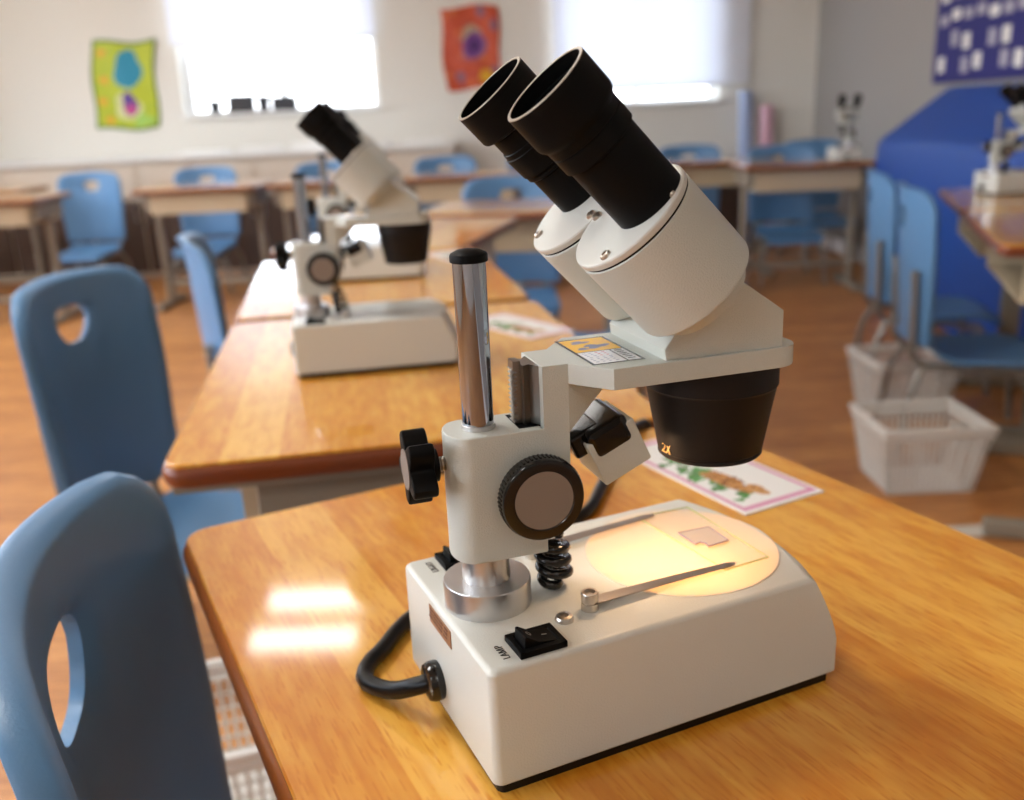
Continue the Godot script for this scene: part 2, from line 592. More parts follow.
func make_chair() -> Node3D:
	var o := Node3D.new()
	var n := 64
	var outer := []
	var inner := []
	var hc := 0.710
	for i in n:
		var a := TAU * i / n
		var d := Vector2(cos(a), sin(a))
		# outline of the shell: straight sides, broadly rounded upper corners
		var best := 10.0
		var hw := 0.198
		for k in 1:
			if absf(d.x) > 1e-6: best = minf(best, hw / absf(d.x))
			if d.y > 1e-6: best = minf(best, (0.794 - hc) / d.y)
			if d.y < -1e-6: best = minf(best, (hc - 0.345) / -d.y)
		var p := d * best + Vector2(0, hc)
		var cr := 0.062
		var cc := Vector2(hw - cr, 0.794 - cr)
		if absf(p.x) > cc.x and p.y > cc.y:
			# march along the ray to the corner circle
			var lo := 0.0
			var hi := best
			for it in 24:
				var mid := (lo + hi) / 2
				var q := d * mid + Vector2(0, hc)
				var inside := true
				if absf(q.x) > cc.x and q.y > cc.y:
					inside = Vector2(absf(q.x), q.y).distance_to(cc) < cr
				if inside: lo = mid
				else: hi = mid
			p = d * lo + Vector2(0, hc)
		p.x *= 1.0 - 0.07 * smoothstep(0.64, 0.36, p.y)
		if p.y > hc: p.y -= 0.010 * pow(p.x / hw, 2.0)
		outer.append(p)
		# hand slot: a rounded bar, flatter above
		var ex := 0.050
		var ey := 0.028 if d.y > 0 else 0.040
		if d.y < 0: ex = 0.050 + 0.016 * d.y
		var k2 := pow(pow(absf(d.x) / ex, 3.2) + pow(absf(d.y) / ey, 3.2), -1.0 / 3.2)
		inner.append(d * k2 + Vector2(0, hc))
	var b := MB.new()
	var rows := 14
	var front := func(i: int, t: float, off: float) -> Vector3:
		var p: Vector2 = inner[i].lerp(outer[i], t)
		return back_point(p.x, p.y, off)
	for i in n:
		var j := (i + 1) % n
		for r in rows:
			var t0 := float(r) / rows
			var t1 := float(r + 1) / rows
			# rounded lips at the slot and at the rim
			var o0 := -0.006 * pow(1.0 - minf(t0 * 7.0, 1.0), 2.0) - 0.006 * pow(maxf(t0 - 0.86, 0.0) / 0.14, 2.0)
			var o1 := -0.006 * pow(1.0 - minf(t1 * 7.0, 1.0), 2.0) - 0.006 * pow(maxf(t1 - 0.86, 0.0) / 0.14, 2.0)
			b.quad(front.call(i, t0, o0), front.call(i, t1, o1), front.call(j, t1, o1), front.call(j, t0, o0))
			b.quad(front.call(j, t0, -0.016), front.call(j, t1, -0.016), front.call(i, t1, -0.016), front.call(i, t0, -0.016))
		# rim rolled to the rear, slot wall
		var rim := [-0.006, -0.010, -0.015, -0.021, -0.024, -0.024, -0.021, -0.016]
		var grow := [0.0, 0.003, 0.0050, 0.0055, 0.004, 0.0, -0.004, -0.005]
		for k in rim.size() - 1:
			var pts := []
			for e in [[i, k], [i, k + 1], [j, k + 1], [j, k]]:
				var p: Vector2 = outer[e[0]]
				var dir := (p - Vector2(0, hc)).normalized()
				if p.y < 0.37: dir = Vector2.ZERO
				p += dir * grow[e[1]]
				pts.append(back_point(p.x, p.y, rim[e[1]]))
			b.quad(pts[0], pts[1], pts[2], pts[3])
		b.quad(front.call(j, 0.0, -0.006), front.call(j, 0.0, -0.016), front.call(i, 0.0, -0.016), front.call(i, 0.0, -0.006))
	part("backrest", b, M.chair_blue, o, Transform3D(), 60.0)
	# seat: shallow dished shell with a rounded front
	b = MB.new()
	var seat := func(u: float, w: float) -> Vector3:
		var x := 0.06 + 0.36 * u
		var s := w * 2 - 1
		var z := s * (0.165 + 0.010 * sin(u * PI)) * (1.0 - 0.16 * pow(maxf(u - 0.8, 0.0) / 0.2, 2.0))
		return Vector3(x, 0.30 - 0.018 * (1.0 - s * s) * sin(PI * minf(u * 1.1, 1.0)) - 0.03 * pow(maxf(u - 0.75, 0.0) / 0.25, 2.0) + 0.03 * pow(maxf(0.2 - u, 0.0) / 0.2, 2.0), z)
	b.grid(14, 14, seat)
	b.grid(14, 14, func(u: float, w: float) -> Vector3: return seat.call(u, 1.0 - w) - Vector3(0, 0.014, 0))
	for s in [0.0, 1.0]:
		b.grid(14, 1, func(u: float, w: float) -> Vector3: return seat.call(u if s > 0 else 1.0 - u, s) - Vector3(0, 0.014 * (1.0 - w), 0))
		b.grid(1, 14, func(u: float, w: float) -> Vector3: return seat.call(s, w) - Vector3(0, 0.014 * u, 0))
	part("seat", b, M.chair_blue, o, Transform3D(), 50.0)
	for s in [-1, 1]:
		b = MB.new()
		b.tube([Vector3(-0.010, 0.56, s * 0.15), Vector3(-0.004, 0.45, s * 0.15), Vector3(0.0, 0.31, s * 0.14), Vector3(0.03, 0.272, s * 0.14), Vector3(0.2, 0.266, s * 0.14), Vector3(0.33, 0.254, s * 0.14)], 0.011, 10)
		part("side_rail", b, M.chair_steel, o)
		b = MB.new()
		b.tube([Vector3(0.33, 0.258, s * 0.14), Vector3(0.345, 0.246, s * 0.142), Vector3(0.365, 0.2, s * 0.17), Vector3(0.38, 0.012, s * 0.185)], 0.011, 10)
		part("leg", b, M.chair_steel, o)
		b = MB.new()
		b.tube([Vector3(0.04, 0.272, s * 0.14), Vector3(0.03, 0.26, s * 0.142), Vector3(0.0, 0.2, s * 0.17), Vector3(-0.03, 0.012, s * 0.185)], 0.011, 10)
		part("leg", b, M.chair_steel, o)
	b = MB.new()
	b.tube([Vector3(0.36, 0.20, -0.168), Vector3(0.36, 0.20, 0.168)], 0.008, 8)
	part("stretcher", b, M.chair_steel, o)
	return o

# ---------------------------------------------------------------- stereo microscope
# local axes: x runs from the rear of the base to its front, y is up, the pole stands at x = 0.027
const BASE_H := 0.071
const TILT := 0.7579
const SWING := 0.1153

func base_outline(y: float, ins: float) -> PackedVector2Array:
	var t := clampf((BASE_H - y) / (BASE_H - 0.028), 0.0, 1.0)
	var l := 0.194 + 0.0190 * (1.0 - pow(1.0 - t, 1.3)) - ins
	var hw := 0.0656 - ins
	var r := 0.0045
	var p := PackedVector2Array()
	for k in 2: # rear corners
		var s := -1.0 if k == 0 else 1.0
		for i in 6:
			var a := PI / 2 * i / 5
			if k == 0: p.append(Vector2(ins + r - r * sin(a), -hw + r - r * cos(a)))
			else: p.append(Vector2(ins + r - r * cos(a), hw - r + r * sin(a)))
	var m := 20
	for i in m + 1:
		var s := cos(PI * i / m) # +1 .. -1 along the bowed front
		s = 1.0 - 2.0 * i / m
		var z := s * (hw - 0.0005)
		p.append(Vector2(l + 0.0135 * (1.0 - s * s), z))
	p.reverse()
	return p

func cyl_x(x: float, y: float, z: float) -> Transform3D: # lathe axis along x
	return Transform3D(Basis(Vector3.FORWARD, PI / 2), Vector3(x, y, z))

func cyl_z(x: float, y: float, z: float) -> Transform3D: # lathe axis along z
	return Transform3D(Basis(Vector3.RIGHT, PI / 2), Vector3(x, y, z))

func small_screw(parent: Node, xf: Transform3D, r: float, called := "screw") -> void:
	var b := MB.new()
	b.lathe([Vector2(r, -0.0005), Vector2(r, r * 0.28), Vector2(r * 0.85, r * 0.55), Vector2(r * 0.45, r * 0.62), Vector2(r * 0.40, r * 0.15), Vector2(0, r * 0.15)], 16, xf)
	part(called, b, M.steel, parent)

func make_microscope() -> Node3D:
	var o := Node3D.new()
	var b := MB.new()
	var R: Array
	# ---- base shell
	var ys := [0.006, 0.0075, 0.028, 0.034, 0.040, 0.046, 0.052, 0.058, 0.063, 0.068, 0.0690, 0.0698, 0.0705, 0.0709, 0.071]
	var prev := PackedVector3Array()
	for k in ys.size():
		var y: float = ys[k]
		var rr := 0.003
		var up: float = maxf(0.0, y - (BASE_H - rr))
		var ins := rr - sqrt(maxf(rr * rr - up * up, 0.0))
		if k == 0: ins = 0.0012
		var ring := PackedVector3Array()
		var ol := base_outline(y, ins)
		for s in ol: ring.append(Vector3(s.x, y, s.y))
		if k > 0:
			for i in ring.size():
				var j := (i + 1) % ring.size()
				b.quad(prev[i], prev[j], ring[j], ring[i])
		if k == 0 or k == ys.size() - 1:
			# the upper face is cut in two halves round the opening of the lamp well
			var faces := [ol]
			if k > 0:
				faces = []
				var ring_cut := PackedVector2Array()
				for i in 72: ring_cut.append(Vector2(0.151, 0) + Vector2.from_angle(TAU * i / 72) * 0.0556)
				for sgn in [-1.0, 1.0]:
					var half := PackedVector2Array([Vector2(-1, 0), Vector2(1, 0), Vector2(1, sgn), Vector2(-1, sgn)])
					for piece in Geometry2D.intersect_polygons(ol, half):
						faces.append_array(Geometry2D.clip_polygons(piece, ring_cut))
			for face in faces:
				var idx := Geometry2D.triangulate_polygon(face)
				for i in range(0, idx.size(), 3):
					var c := []
					for e in 3: c.append(Vector3(face[idx[i + e]].x, y, face[idx[i + e]].y))
					if ((c[1] - c[0]).cross(c[2] - c[0]).y < 0) == (k > 0): c = [c[0], c[2], c[1]]
					b.tri(c[0], c[1], c[2])
		prev = ring
	var base := part("base", b, M.enamel_base, o, Transform3D(), 28.0)
	b = MB.new()
	var foot := base_outline(0.01, 0.003)
	b.prism(foot, 0.0, 0.0062, 0.0, Transform3D(Basis(Vector3(1, 0, 0), Vector3(0, 0, 1), Vector3(0, 1, 0)), Vector3.ZERO))
	part("bottom_plate", b, M.rubber, base)
	# rating label on the rear face
	b = MB.new()
	b.rbox(Vector3(0.0005, 0.0105, 0.033), 0.0, Transform3D(Basis(), Vector3(-0.0002, 0.061, -0.0032)))
	part("rating_label", b, M.brown_label, base)
	for k in 3:
		b = MB.new()
		for i in 4:
			var zz := 0.010 - 0.0075 * i - 0.001 * k
			b.rbox(Vector3(0.0004, 0.0011, 0.0048 + 0.001 * ((i * 7 + k * 3) % 3)), 0.0, Transform3D(Basis(), Vector3(-0.0005, 0.0645 - 0.0026 * k, zz - 0.003)))
		part("label_print", b, M.brown_ink, base)
	# ---- stage plate, slide, clips
	b = MB.new()
	b.lathe([Vector2(0, 0.0300), Vector2(0.0556, 0.0300), Vector2(0.0556, 0.0710)], 72, Transform3D(Basis(), Vector3(0.151, 0, 0)))
	part("lamp_well", b, M.enamel_smooth, base)
	b = MB.new()
	b.lathe([Vector2(0.0567, 0.0709), Vector2(0.0567, 0.0713), Vector2(0.0562, 0.0716), Vector2(0, 0.0716)], 72, Transform3D(Basis(), Vector3(0.151, 0, 0)))
	part("stage_plate", b, M.frosted, o)
	for s in [-1.0, 1.0]:
		var kp := Vector3(0.0706, 0, 0.0349 * s)
		b = MB.new()
		b.lathe([Vector2(0.0046, 0.0712), Vector2(0.0046, 0.0752), Vector2(0.0040, 0.0754), Vector2(0.0040, 0.0760), Vector2(0.0045, 0.0762), Vector2(0.0047, 0.0768), Vector2(0.0047, 0.0805), Vector2(0.0043, 0.0812), Vector2(0.0030, 0.0812), Vector2(0.0028, 0.0790), Vector2(0.0014, 0.0788), Vector2(0.0012, 0.0800), Vector2(0, 0.0800)], 28, Transform3D(Basis(), kp))
		var clip := part("stage_clip", b, M.steel, o)
		b = MB.new()
		var tip := Vector3(0.1655, 0.0742, 0.0325) if s > 0 else Vector3(0.162, 0.0742, -0.0465)
		var dir := Vector2(tip.x - kp.x, tip.z - kp.z).normalized()
		var side := Vector3(-dir.y, 0, dir.x)
		b.grid(24, 1, func(u: float, w: float) -> Vector3:
			var c := kp.lerp(tip, u)
			var hw: float = lerpf(0.0042, 0.0022, u)
			if u > 0.96: hw *= sqrt(1.0 - pow((u - 0.96) / 0.045, 2.0))
			return Vector3(c.x, 0.0757 - 0.0024 * u + 0.0004 * sin(PI * u), c.z) + side * hw * (1.0 - 2.0 * w))
		b.grid(24, 1, func(u: float, w: float) -> Vector3:
			var c := kp.lerp(tip, u)
			var hw: float = lerpf(0.0042, 0.0022, u)
			if u > 0.96: hw *= sqrt(1.0 - pow((u - 0.96) / 0.045, 2.0))
			return Vector3(c.x, 0.0752 - 0.0024 * u + 0.0004 * sin(PI * u), c.z) + side * hw * (2.0 * w - 1.0))
		part("spring_arm", b, M.steel, clip, Transform3D(), 60.0)
	small_screw(base, Transform3D(Basis(), Vector3(0.0537, 0.0708, 0.0384)), 0.005, "cross_screw")
	# ---- rocker switches with their lettering
	for s in [-1.0, 1.0]:
		var c := Vector3(0.031, 0.0, 0.0516 * s)
		b = MB.new()
		b.rbox(Vector3(0.0255, 0.0036, 0.0035), 0.0006, Transform3D(Basis(), c + Vector3(0, 0.0726, 0.0082)))
		b.rbox(Vector3(0.0255, 0.0036, 0.0035), 0.0006, Transform3D(Basis(), c + Vector3(0, 0.0726, -0.0082)))
		b.rbox(Vector3(0.0035, 0.0036, 0.0199), 0.0006, Transform3D(Basis(), c + Vector3(0.011, 0.0726, 0)))
		b.rbox(Vector3(0.0035, 0.0036, 0.0199), 0.0006, Transform3D(Basis(), c + Vector3(-0.011, 0.0726, 0)))
		b.rbox(Vector3(0.0225, 0.001, 0.017), 0.0, Transform3D(Basis(), c + Vector3(0, 0.0713, 0)))
		var sw := part("lamp_switch", b, M.black, o)
		b = MB.new()
		var prof := PackedVector2Array([Vector2(-0.0090, 0.0708), Vector2(-0.0084, 0.0795), Vector2(-0.0072, 0.0797), Vector2(-0.0010, 0.0758), Vector2(0.0088, 0.0742), Vector2(0.0092, 0.0708)])
		b.prism(prof, -0.0062, 0.0062, 0.0005, Transform3D(Basis(), c))
		part("rocker", b, M.black, sw)
		b = MB.new()
		b.lathe([Vector2(0.0013, 0), Vector2(0.0013, 0.0002), Vector2(0.0016, 0.0002), Vector2(0.0016, 0)], 16, Transform3D(Basis(Vector3.FORWARD, 0.56), c + Vector3(-0.0040, 0.0778, 0)))
		b.rbox(Vector3(0.0028, 0.0003, 0.0004), 0.0, Transform3D(Basis(Vector3.FORWARD, 0.16), c + Vector3(0.0045, 0.0751, 0)))
		part("rocker_marks", b, M.white_ink, sw)
		lettering("lettering", "LAMP" if s > 0 else "LIGHT", 0.0052, M.ink, base, Transform3D(Basis(Vector3(0, 0, -1), Vector3(-1, 0, 0), Vector3(0, 1, 0)), Vector3(0.0130, 0.0712, 0.0510 * s)))
	# ---- power cord outlet
	b = MB.new()
	R = [Vector2(0.0, 0.0), Vector2(0.0105, 0.0), Vector2(0.0112, 0.002), Vector2(0.0112, 0.006), Vector2(0.0100, 0.0085), Vector2(0.0070, 0.0095), Vector2(0.0, 0.0095)]
	var gx := Transform3D(Basis(Vector3.BACK, PI / 2), Vector3(0.001, 0.023, -0.0118))
	b.lathe(R, 24, gx)
	part("cord_grommet", b, M.black_gloss, base)
	# ---- pole, foot disc, collar
	var pole_at := Transform3D(Basis(), Vector3(0.027, 0, 0))
	b = MB.new()
	b.lathe([Vector2(0.0, 0.0708), Vector2(0.0236, 0.0708), Vector2(0.0236, 0.0848), Vector2(0.0231, 0.0856), Vector2(0.0, 0.0856)], 64, pole_at)
	part("pole_flange", b, M.aluminium, o)
	b = MB.new()
	b.lathe([Vector2(0.0129, 0.0850), Vector2(0.0129, 0.1030), Vector2(0.0, 0.1030)], 48, pole_at)
	part("stop_collar", b, M.aluminium, o)
	b = MB.new()
	b.lathe([Vector2(0.0, 0.0860), Vector2(0.0082, 0.0860), Vector2(0.0082, 0.2550), Vector2(0.0, 0.2550)], 48, pole_at)
	var pole := part("pole", b, M.chrome, o)
	b = MB.new()
	b.lathe([Vector2(0.0, 0.2545), Vector2(0.0090, 0.2545), Vector2(0.0094, 0.2549), Vector2(0.0094, 0.2578), Vector2(0.0088, 0.2588), Vector2(0.0055, 0.2604), Vector2(0.0, 0.2610)], 40, pole_at)
	part("pole_cap", b, M.black, pole)
	# ---- everything below turns with the head
	var head := Transform3D(Basis(Vector3.UP, -SWING), Vector3(0.027, 0, 0))
	var lay := Basis(Vector3(1, 0, 0), Vector3(0, 0, -1), Vector3(0, 1, 0)) # x-y drawing lies on the ground, drawn-out axis points up
	# focusing column: flat cheeks, bowed rear
	var pts := PackedVector2Array()
	for i in 13:
		var a := PI * i / 12
		pts.append(Vector2(-0.0075 - 0.0112 * sin(a), 0.0165 * cos(a)))
	pts.append(Vector2(0.0298, -0.0165))
	pts.append(Vector2(0.0298, 0.0165))
	b = MB.new()
	b.prism(pts, 0.1012, 0.1700, 0.0012, Transform3D(lay, Vector3.ZERO))
	var column := part("focus_column", b, M.enamel, o, head, 25.0)
	b = MB.new()
	b.lathe([Vector2(0.0088, 0.1695), Vector2(0.0088, 0.1722), Vector2(0.0083, 0.1724)], 32)
	part("pole_bushing", b, M.aluminium, column)
	b = MB.new()
	b.rbox(Vector3(0.0115, 0.0006, 0.0235), 0.0, Transform3D(Basis(), Vector3(0.0240, 0.1701, 0)))
	part("slide_slot", b, M.black_inside, column)
	b = MB.new()
	b.rbox(Vector3(0.012, 0.007, 0.026), 0.001, Transform3D(Basis(), Vector3(0.0238, 0.1052, 0)))
	part("bottom_tab", b, M.enamel, column)
	# arm with neck and plate
	b = MB.new()
	b.rbox(Vector3(0.0137, 0.0764, 0.0329), 0.0, Transform3D(Basis(), Vector3(0.0367, 0.1592, 0)))
	var arm := part("arm", b, M.enamel, o, head)
	pts = PackedVector2Array([Vector2(0.0298, -0.0165), Vector2(0.0436, -0.0165), Vector2(0.0596, -0.0367)])
	for i in 7:
		var a := -PI / 2 + PI / 2 * i / 6
		pts.append(Vector2(0.1520 + 0.014 * cos(a), -0.0227 + 0.014 * sin(a)))
	for i in 7:
		var a := PI / 2 * i / 6
		pts.append(Vector2(0.1520 + 0.014 * cos(a), 0.0227 + 0.014 * sin(a)))
	pts.append_array(PackedVector2Array([Vector2(0.0596, 0.0367), Vector2(0.0436, 0.0165), Vector2(0.0298, 0.0165)]))
	b = MB.new()
	b.prism(pts, 0.1912, 0.2022, 0.0008, Transform3D(lay, Vector3.ZERO))
	part("arm_plate", b, M.enamel, arm, Transform3D(), 25.0)
	# tapering web under the plate
	b = MB.new()
	var wa := [Vector3(0.0436, 0.1915, 0.0163), Vector3(0.0436, 0.1660, 0.0163), Vector3(0.0560, 0.1785, 0.0125), Vector3(0.0730, 0.1915, 0.0070)]
	var wb := []
	for s in wa: wb.append(Vector3(s.x, s.y, -s.z))
	b.quad(wa[1], wa[2], wa[3], wa[0])
	b.quad(wb[0], wb[3], wb[2], wb[1])
	b.quad(wa[2], wa[1], wb[1], wb[2])
	b.quad(wa[3], wa[2], wb[2], wb[3])
	part("arm_web", b, M.enamel, arm)
	# caution sticker on the plate
	b = MB.new()
	b.quad(Vector3(0.0530, 0.20235, 0.0260), Vector3(0.0815, 0.20235, 0.0260), Vector3(0.0815, 0.20235, -0.0290), Vector3(0.0530, 0.20235, -0.0290))
	part_mesh("caution_sticker", b.done(), M.sticker, arm)
	# dovetail slide and toothed rack at the rear of the arm
	b = MB.new()
	b.prism(PackedVector2Array([Vector2(0.0225, -0.0085), Vector2(0.0225, 0.0085), Vector2(0.0262, 0.0060), Vector2(0.0299, 0.0115), Vector2(0.0299, -0.0115), Vector2(0.0262, -0.0060)]), 0.150, 0.2015, 0.0003, Transform3D(lay, Vector3.ZERO))
	var dv := part("dovetail_slide", b, M.dark_steel, arm)
	b = MB.new()
	var teeth := PackedVector2Array()
	teeth.append(Vector2(0.0226, 0.150))
	teeth.append(Vector2(0.0226, 0.2030))
	teeth.append(Vector2(0.0186, 0.2030))
	teeth.append(Vector2(0.0186, 0.1990))
	for k in 21:
		var y := 0.1985 - k * 0.0023
		teeth.append(Vector2(0.0180, y))
		teeth.append(Vector2(0.0208, y - 0.0011))
	teeth.append(Vector2(0.0190, 0.150))
	b.prism(teeth, -0.0042, 0.0042, 0.0)
	part("rack", b, M.dark_steel, arm)
	# focus knobs both sides
	for s in [-1.0, 1.0]:
		var kx := Transform3D(Basis(Vector3.RIGHT, PI / 2 * s), Vector3(0.0240, 0.1370, 0.0))
		b = MB.new()
		b.lathe([Vector2(0.0, 0.0160), Vector2(0.0085, 0.0160), Vector2(0.0085, 0.0205), Vector2(0.0200, 0.0205), Vector2(0.0214, 0.0212), Vector2(0.0217, 0.0222), Vector2(0.0217, 0.0288), Vector2(0.0212, 0.0302), Vector2(0.0200, 0.0306), Vector2(0.0162, 0.0306), Vector2(0.0158, 0.0302), Vector2(0.0, 0.0302)], 64, kx)
		# milled band
		for k in 60:
			var a := TAU * k / 60
			b.rbox(Vector3(0.0009, 0.0052, 0.0009), 0.0, kx * Transform3D(Basis(Vector3.UP, -a), Vector3(cos(a), 0, sin(a)) * 0.0217 + Vector3(0, 0.0248, 0)))
		var kn := part("focus_knob", b, M.black_gloss, o, head)
		b = MB.new()
		b.lathe([Vector2(0.0, 0.0301), Vector2(0.0154, 0.0301), Vector2(0.0154, 0.0304), Vector2(0.0, 0.0304)], 48, kx)
		part("knob_face", b, M.gray_insert, kn)
	# clamp knob with its thread at the rear
	b = MB.new()
	pts = PackedVector2Array()
	for i in 60:
		var a := TAU * i / 60
		var r := 0.0158 + 0.0040 * clampf(1.2 * cos(a * 5.0 + 0.9), -1.3, 1.0)
		pts.append(Vector2(cos(a), sin(a)) * r)
	b.prism(pts, -0.0390, -0.0262, 0.0012, Transform3D(Basis(Vector3(0, 0, -1), Vector3(0, 1, 0), Vector3(1, 0, 0)), Vector3(0, 0.1530, 0)))
	b.lathe([Vector2(0.0, 0.0), Vector2(0.0085, 0.0), Vector2(0.0085, 0.0035), Vector2(0.0, 0.0035)], 24, Transform3D(Basis(Vector3.FORWARD, PI / 2), Vector3(-0.0264, 0.1530, 0)))
	var ck := part("clamp_knob", b, M.black, o, head)
	b = MB.new()
	b.lathe([Vector2(0.0, 0), Vector2(0.0105, 0), Vector2(0.0105, 0.0006), Vector2(0, 0.0006)], 32, Transform3D(Basis(Vector3.BACK, PI / 2), Vector3(-0.0388, 0.1530, 0)))
	part("knob_face", b, M.gray_insert, ck)
	b = MB.new()
	R = []
	for k in 13: R.append(Vector2(0.0040 if k % 2 == 0 else 0.0033, 0.0008 * k))
	b.lathe(R, 20, Transform3D(Basis(Vector3.FORWARD, PI / 2), Vector3(-0.0240, 0.1530, 0)))
	part("thread", b, M.steel, ck)
	# illuminator under the arm
	var box := Transform3D(Basis(Vector3.BACK, 0.43), Vector3(0.0705, 0.1515, 0))
	b = MB.new()
	b.rbox(Vector3(0.0286, 0.0262, 0.0360), 0.0012, box)
	var il := part("lamp_housing", b, M.enamel, o, head)
	b = MB.new()
	b.rbox(Vector3(0.0250, 0.0170, 0.0372), 0.0045, box * Transform3D(Basis(), Vector3(-0.0008, 0.0096, 0)))
	b.rbox(Vector3(0.0190, 0.0130, 0.0250), 0.002, box * Transform3D(Basis(), Vector3(-0.0110, 0.0120, 0)))
	part("lamp_bracket", b, M.black_bracket, il)
	b = MB.new()
	b.lathe([Vector2(0.0, -0.0132), Vector2(0.0100, -0.0132), Vector2(0.0100, -0.0120), Vector2(0.0, -0.0120)], 24, box)
	part("lamp_lens", b, M.lamp_off, il)
	# objective cup
	b = MB.new()
	b.lathe([Vector2(0.0, 0.1395), Vector2(0.0250, 0.1395), Vector2(0.0262, 0.1377), Vector2(0.0280, 0.1377), Vector2(0.0286, 0.1383), Vector2(0.0286, 0.1392), Vector2(0.0281, 0.1398), Vector2(0.0281, 0.1402), Vector2(0.0287, 0.1408), Vector2(0.0352, 0.1760), Vector2(0.0356, 0.1772), Vector2(0.0362, 0.1778), Vector2(0.0362, 0.1912), Vector2(0.0, 0.1912)], 72, Transform3D(Basis(), Vector3(0.1328, 0, 0)))
	var cup := part("objective_cup", b, M.black_satin, o, head, 30.0)
	b = MB.new()
	b.lathe([Vector2(0.0, 0.1393), Vector2(0.0248, 0.1393)], 32, Transform3D(Basis(), Vector3(0.1328, 0, 0)))
	part("objective_lens", b, M.lens, cup)
	var ta := 2.98
	var tn := Vector3(cos(ta), 0.0, sin(ta))
	lettering("lettering", "2X", 0.0072, M.gold_ink, cup, Transform3D(Basis(Vector3.UP.cross(tn), Vector3.UP, tn), Vector3(0.1328, 0.1440, 0) + tn * 0.0293), 0.0006)
	# prism block above the plate
	b = MB.new()
	b.prism(PackedVector2Array([Vector2(0.0885, 0.2018), Vector2(0.1547, 0.2018), Vector2(0.1547, 0.2208), Vector2(0.1180, 0.2465), Vector2(0.0875, 0.2080)]), -0.0345, 0.0345, 0.0012)
	var block := part("prism_block", b, M.enamel, o, head, 25.0)
	# two prism housings with their eyepieces
	var sn := sin(TILT)
	var cs := cos(TILT)
	for s in [-1.0, 1.0]:
		# housing axis: y of this frame points up the tube
		var ax := Basis(Vector3(cs, sn, 0), Vector3(-sn, cs, 0), Vector3(0, 0, 1))
		var cap := Transform3D(ax, Vector3(0.0694, 0.2747, 0.0313 * s))
		b = MB.new()
		var hl := 0.052 if s > 0 else 0.058
		b.lathe([Vector2(0.0, -0.060), Vector2(0.024, -0.060), Vector2(0.024, -hl), Vector2(0.0308, -hl), Vector2(0.0318, 0.0006 - hl), Vector2(0.0322, 0.002 - hl), Vector2(0.0322, -0.0052), Vector2(0.0317, -0.0048), Vector2(0.0, -0.0048)], 72, cap)
		var hs := part("prism_housing", b, M.enamel, o, head, 30.0)
		b = MB.new()
		b.lathe([Vector2(0.0, -0.0043), Vector2(0.0314, -0.0043), Vector2(0.0314, -0.0038), Vector2(0.0320, -0.0036), Vector2(0.0322, -0.0030), Vector2(0.0322, -0.0010), Vector2(0.0318, -0.0003), Vector2(0.0308, 0.0), Vector2(0.0, 0.0)], 72, cap)
		var cp := part("housing_cap", b, M.enamel_smooth, hs, Transform3D(), 25.0)
		b = MB.new()
		b.lathe([Vector2(0.0314, -0.0049), Vector2(0.0316, -0.0037)], 72, cap)
		part("seam", b, M.black_inside, hs)
		for a in [2.59, 4.54, 1.04]:
			small_screw(hs, cap * Transform3D(Basis(), Vector3(cos(a) * 0.0276, 0.0, sin(a) * s * 0.0276)), 0.0028)
		# eyepiece, measured down from its rim
		var len := 0.0718 if s > 0 else 0.0735
		var ep := cap * Transform3D(Basis(), Vector3(0.0098, len, 0.0088 * s))
		b = MB.new()
		if s > 0:
			R = [Vector2(0.0178, -len), Vector2(0.0178, -0.0365), Vector2(0.0184, -0.0360), Vector2(0.0192, -0.0358), Vector2(0.0192, -0.0275), Vector2(0.0188, -0.0273), Vector2(0.0188, -0.0269), Vector2(0.0192, -0.0267), Vector2(0.0194, -0.0228), Vector2(0.0203, -0.0214), Vector2(0.0213, -0.0200), Vector2(0.0216, -0.0182), Vector2(0.0216, -0.0004)]
		else:
			R = [Vector2(0.0164, -len), Vector2(0.0164, -0.0500), Vector2(0.0170, -0.0496), Vector2(0.0178, -0.0490), Vector2(0.0178, -0.0470), Vector2(0.0173, -0.0468), Vector2(0.0173, -0.0460), Vector2(0.0186, -0.0456), Vector2(0.0190, -0.0330), Vector2(0.0183, -0.0326), Vector2(0.0183, -0.0300), Vector2(0.0176, -0.0296), Vector2(0.0176, -0.0205), Vector2(0.0210, -0.0192), Vector2(0.0216, -0.0180), Vector2(0.0216, -0.0004)]
		b.lathe(R, 64, ep)
		var eye := part("eyepiece", b, M.black, o, head, 30.0)
		b = MB.new()
		b.lathe([Vector2(0.0216, -0.0004), Vector2(0.0214, 0.0), Vector2(0.0201, 0.0), Vector2(0.0199, -0.0004)], 64, ep)
		part("eyepiece_rim", b, M.worn_rim, eye)
		b = MB.new()
		b.lathe([Vector2(0.0199, -0.0003), Vector2(0.0194, -0.0065), Vector2(0.0165, -0.0068), Vector2(0.0160, -0.0095), Vector2(0.0135, -0.0100), Vector2(0.0130, -0.0130)], 48, ep)
		part("eyepiece_bore", b, M.black_inside, eye)
		b = MB.new()
		b.lathe([Vector2(0.0133, -0.0118), Vector2(0.0100, -0.0110), Vector2(0.005, -0.0105), Vector2(0, -0.0103)], 32, ep)
		part("eye_lens", b, M.lens, eye, Transform3D(), 60.0)
		if s < 0:
			small_screw(eye, ep * Transform3D(Basis(Vector3.RIGHT, PI / 2), Vector3(-0.004, -0.039, 0.0186)), 0.0022)
	# coiled lamp lead between column and base
	b = MB.new()
	var coil := []
	for k in 86:
		var t := float(k) / 85
		var a := t * TAU * 4.0 + 0.6
		var r := 0.0078 * smoothstep(0.0, 0.08, t) * (1.0 - 0.35 * smoothstep(0.82, 1.0, t))
		coil.append(Vector3(0.0395 + r * cos(a) - 0.003 * t, 0.0735 + 0.030 * t, r * sin(a) + 0.0))
	coil.push_front(Vector3(0.0395, 0.0690, 0.0))
	coil.append(Vector3(0.034, 0.112, 0.0))
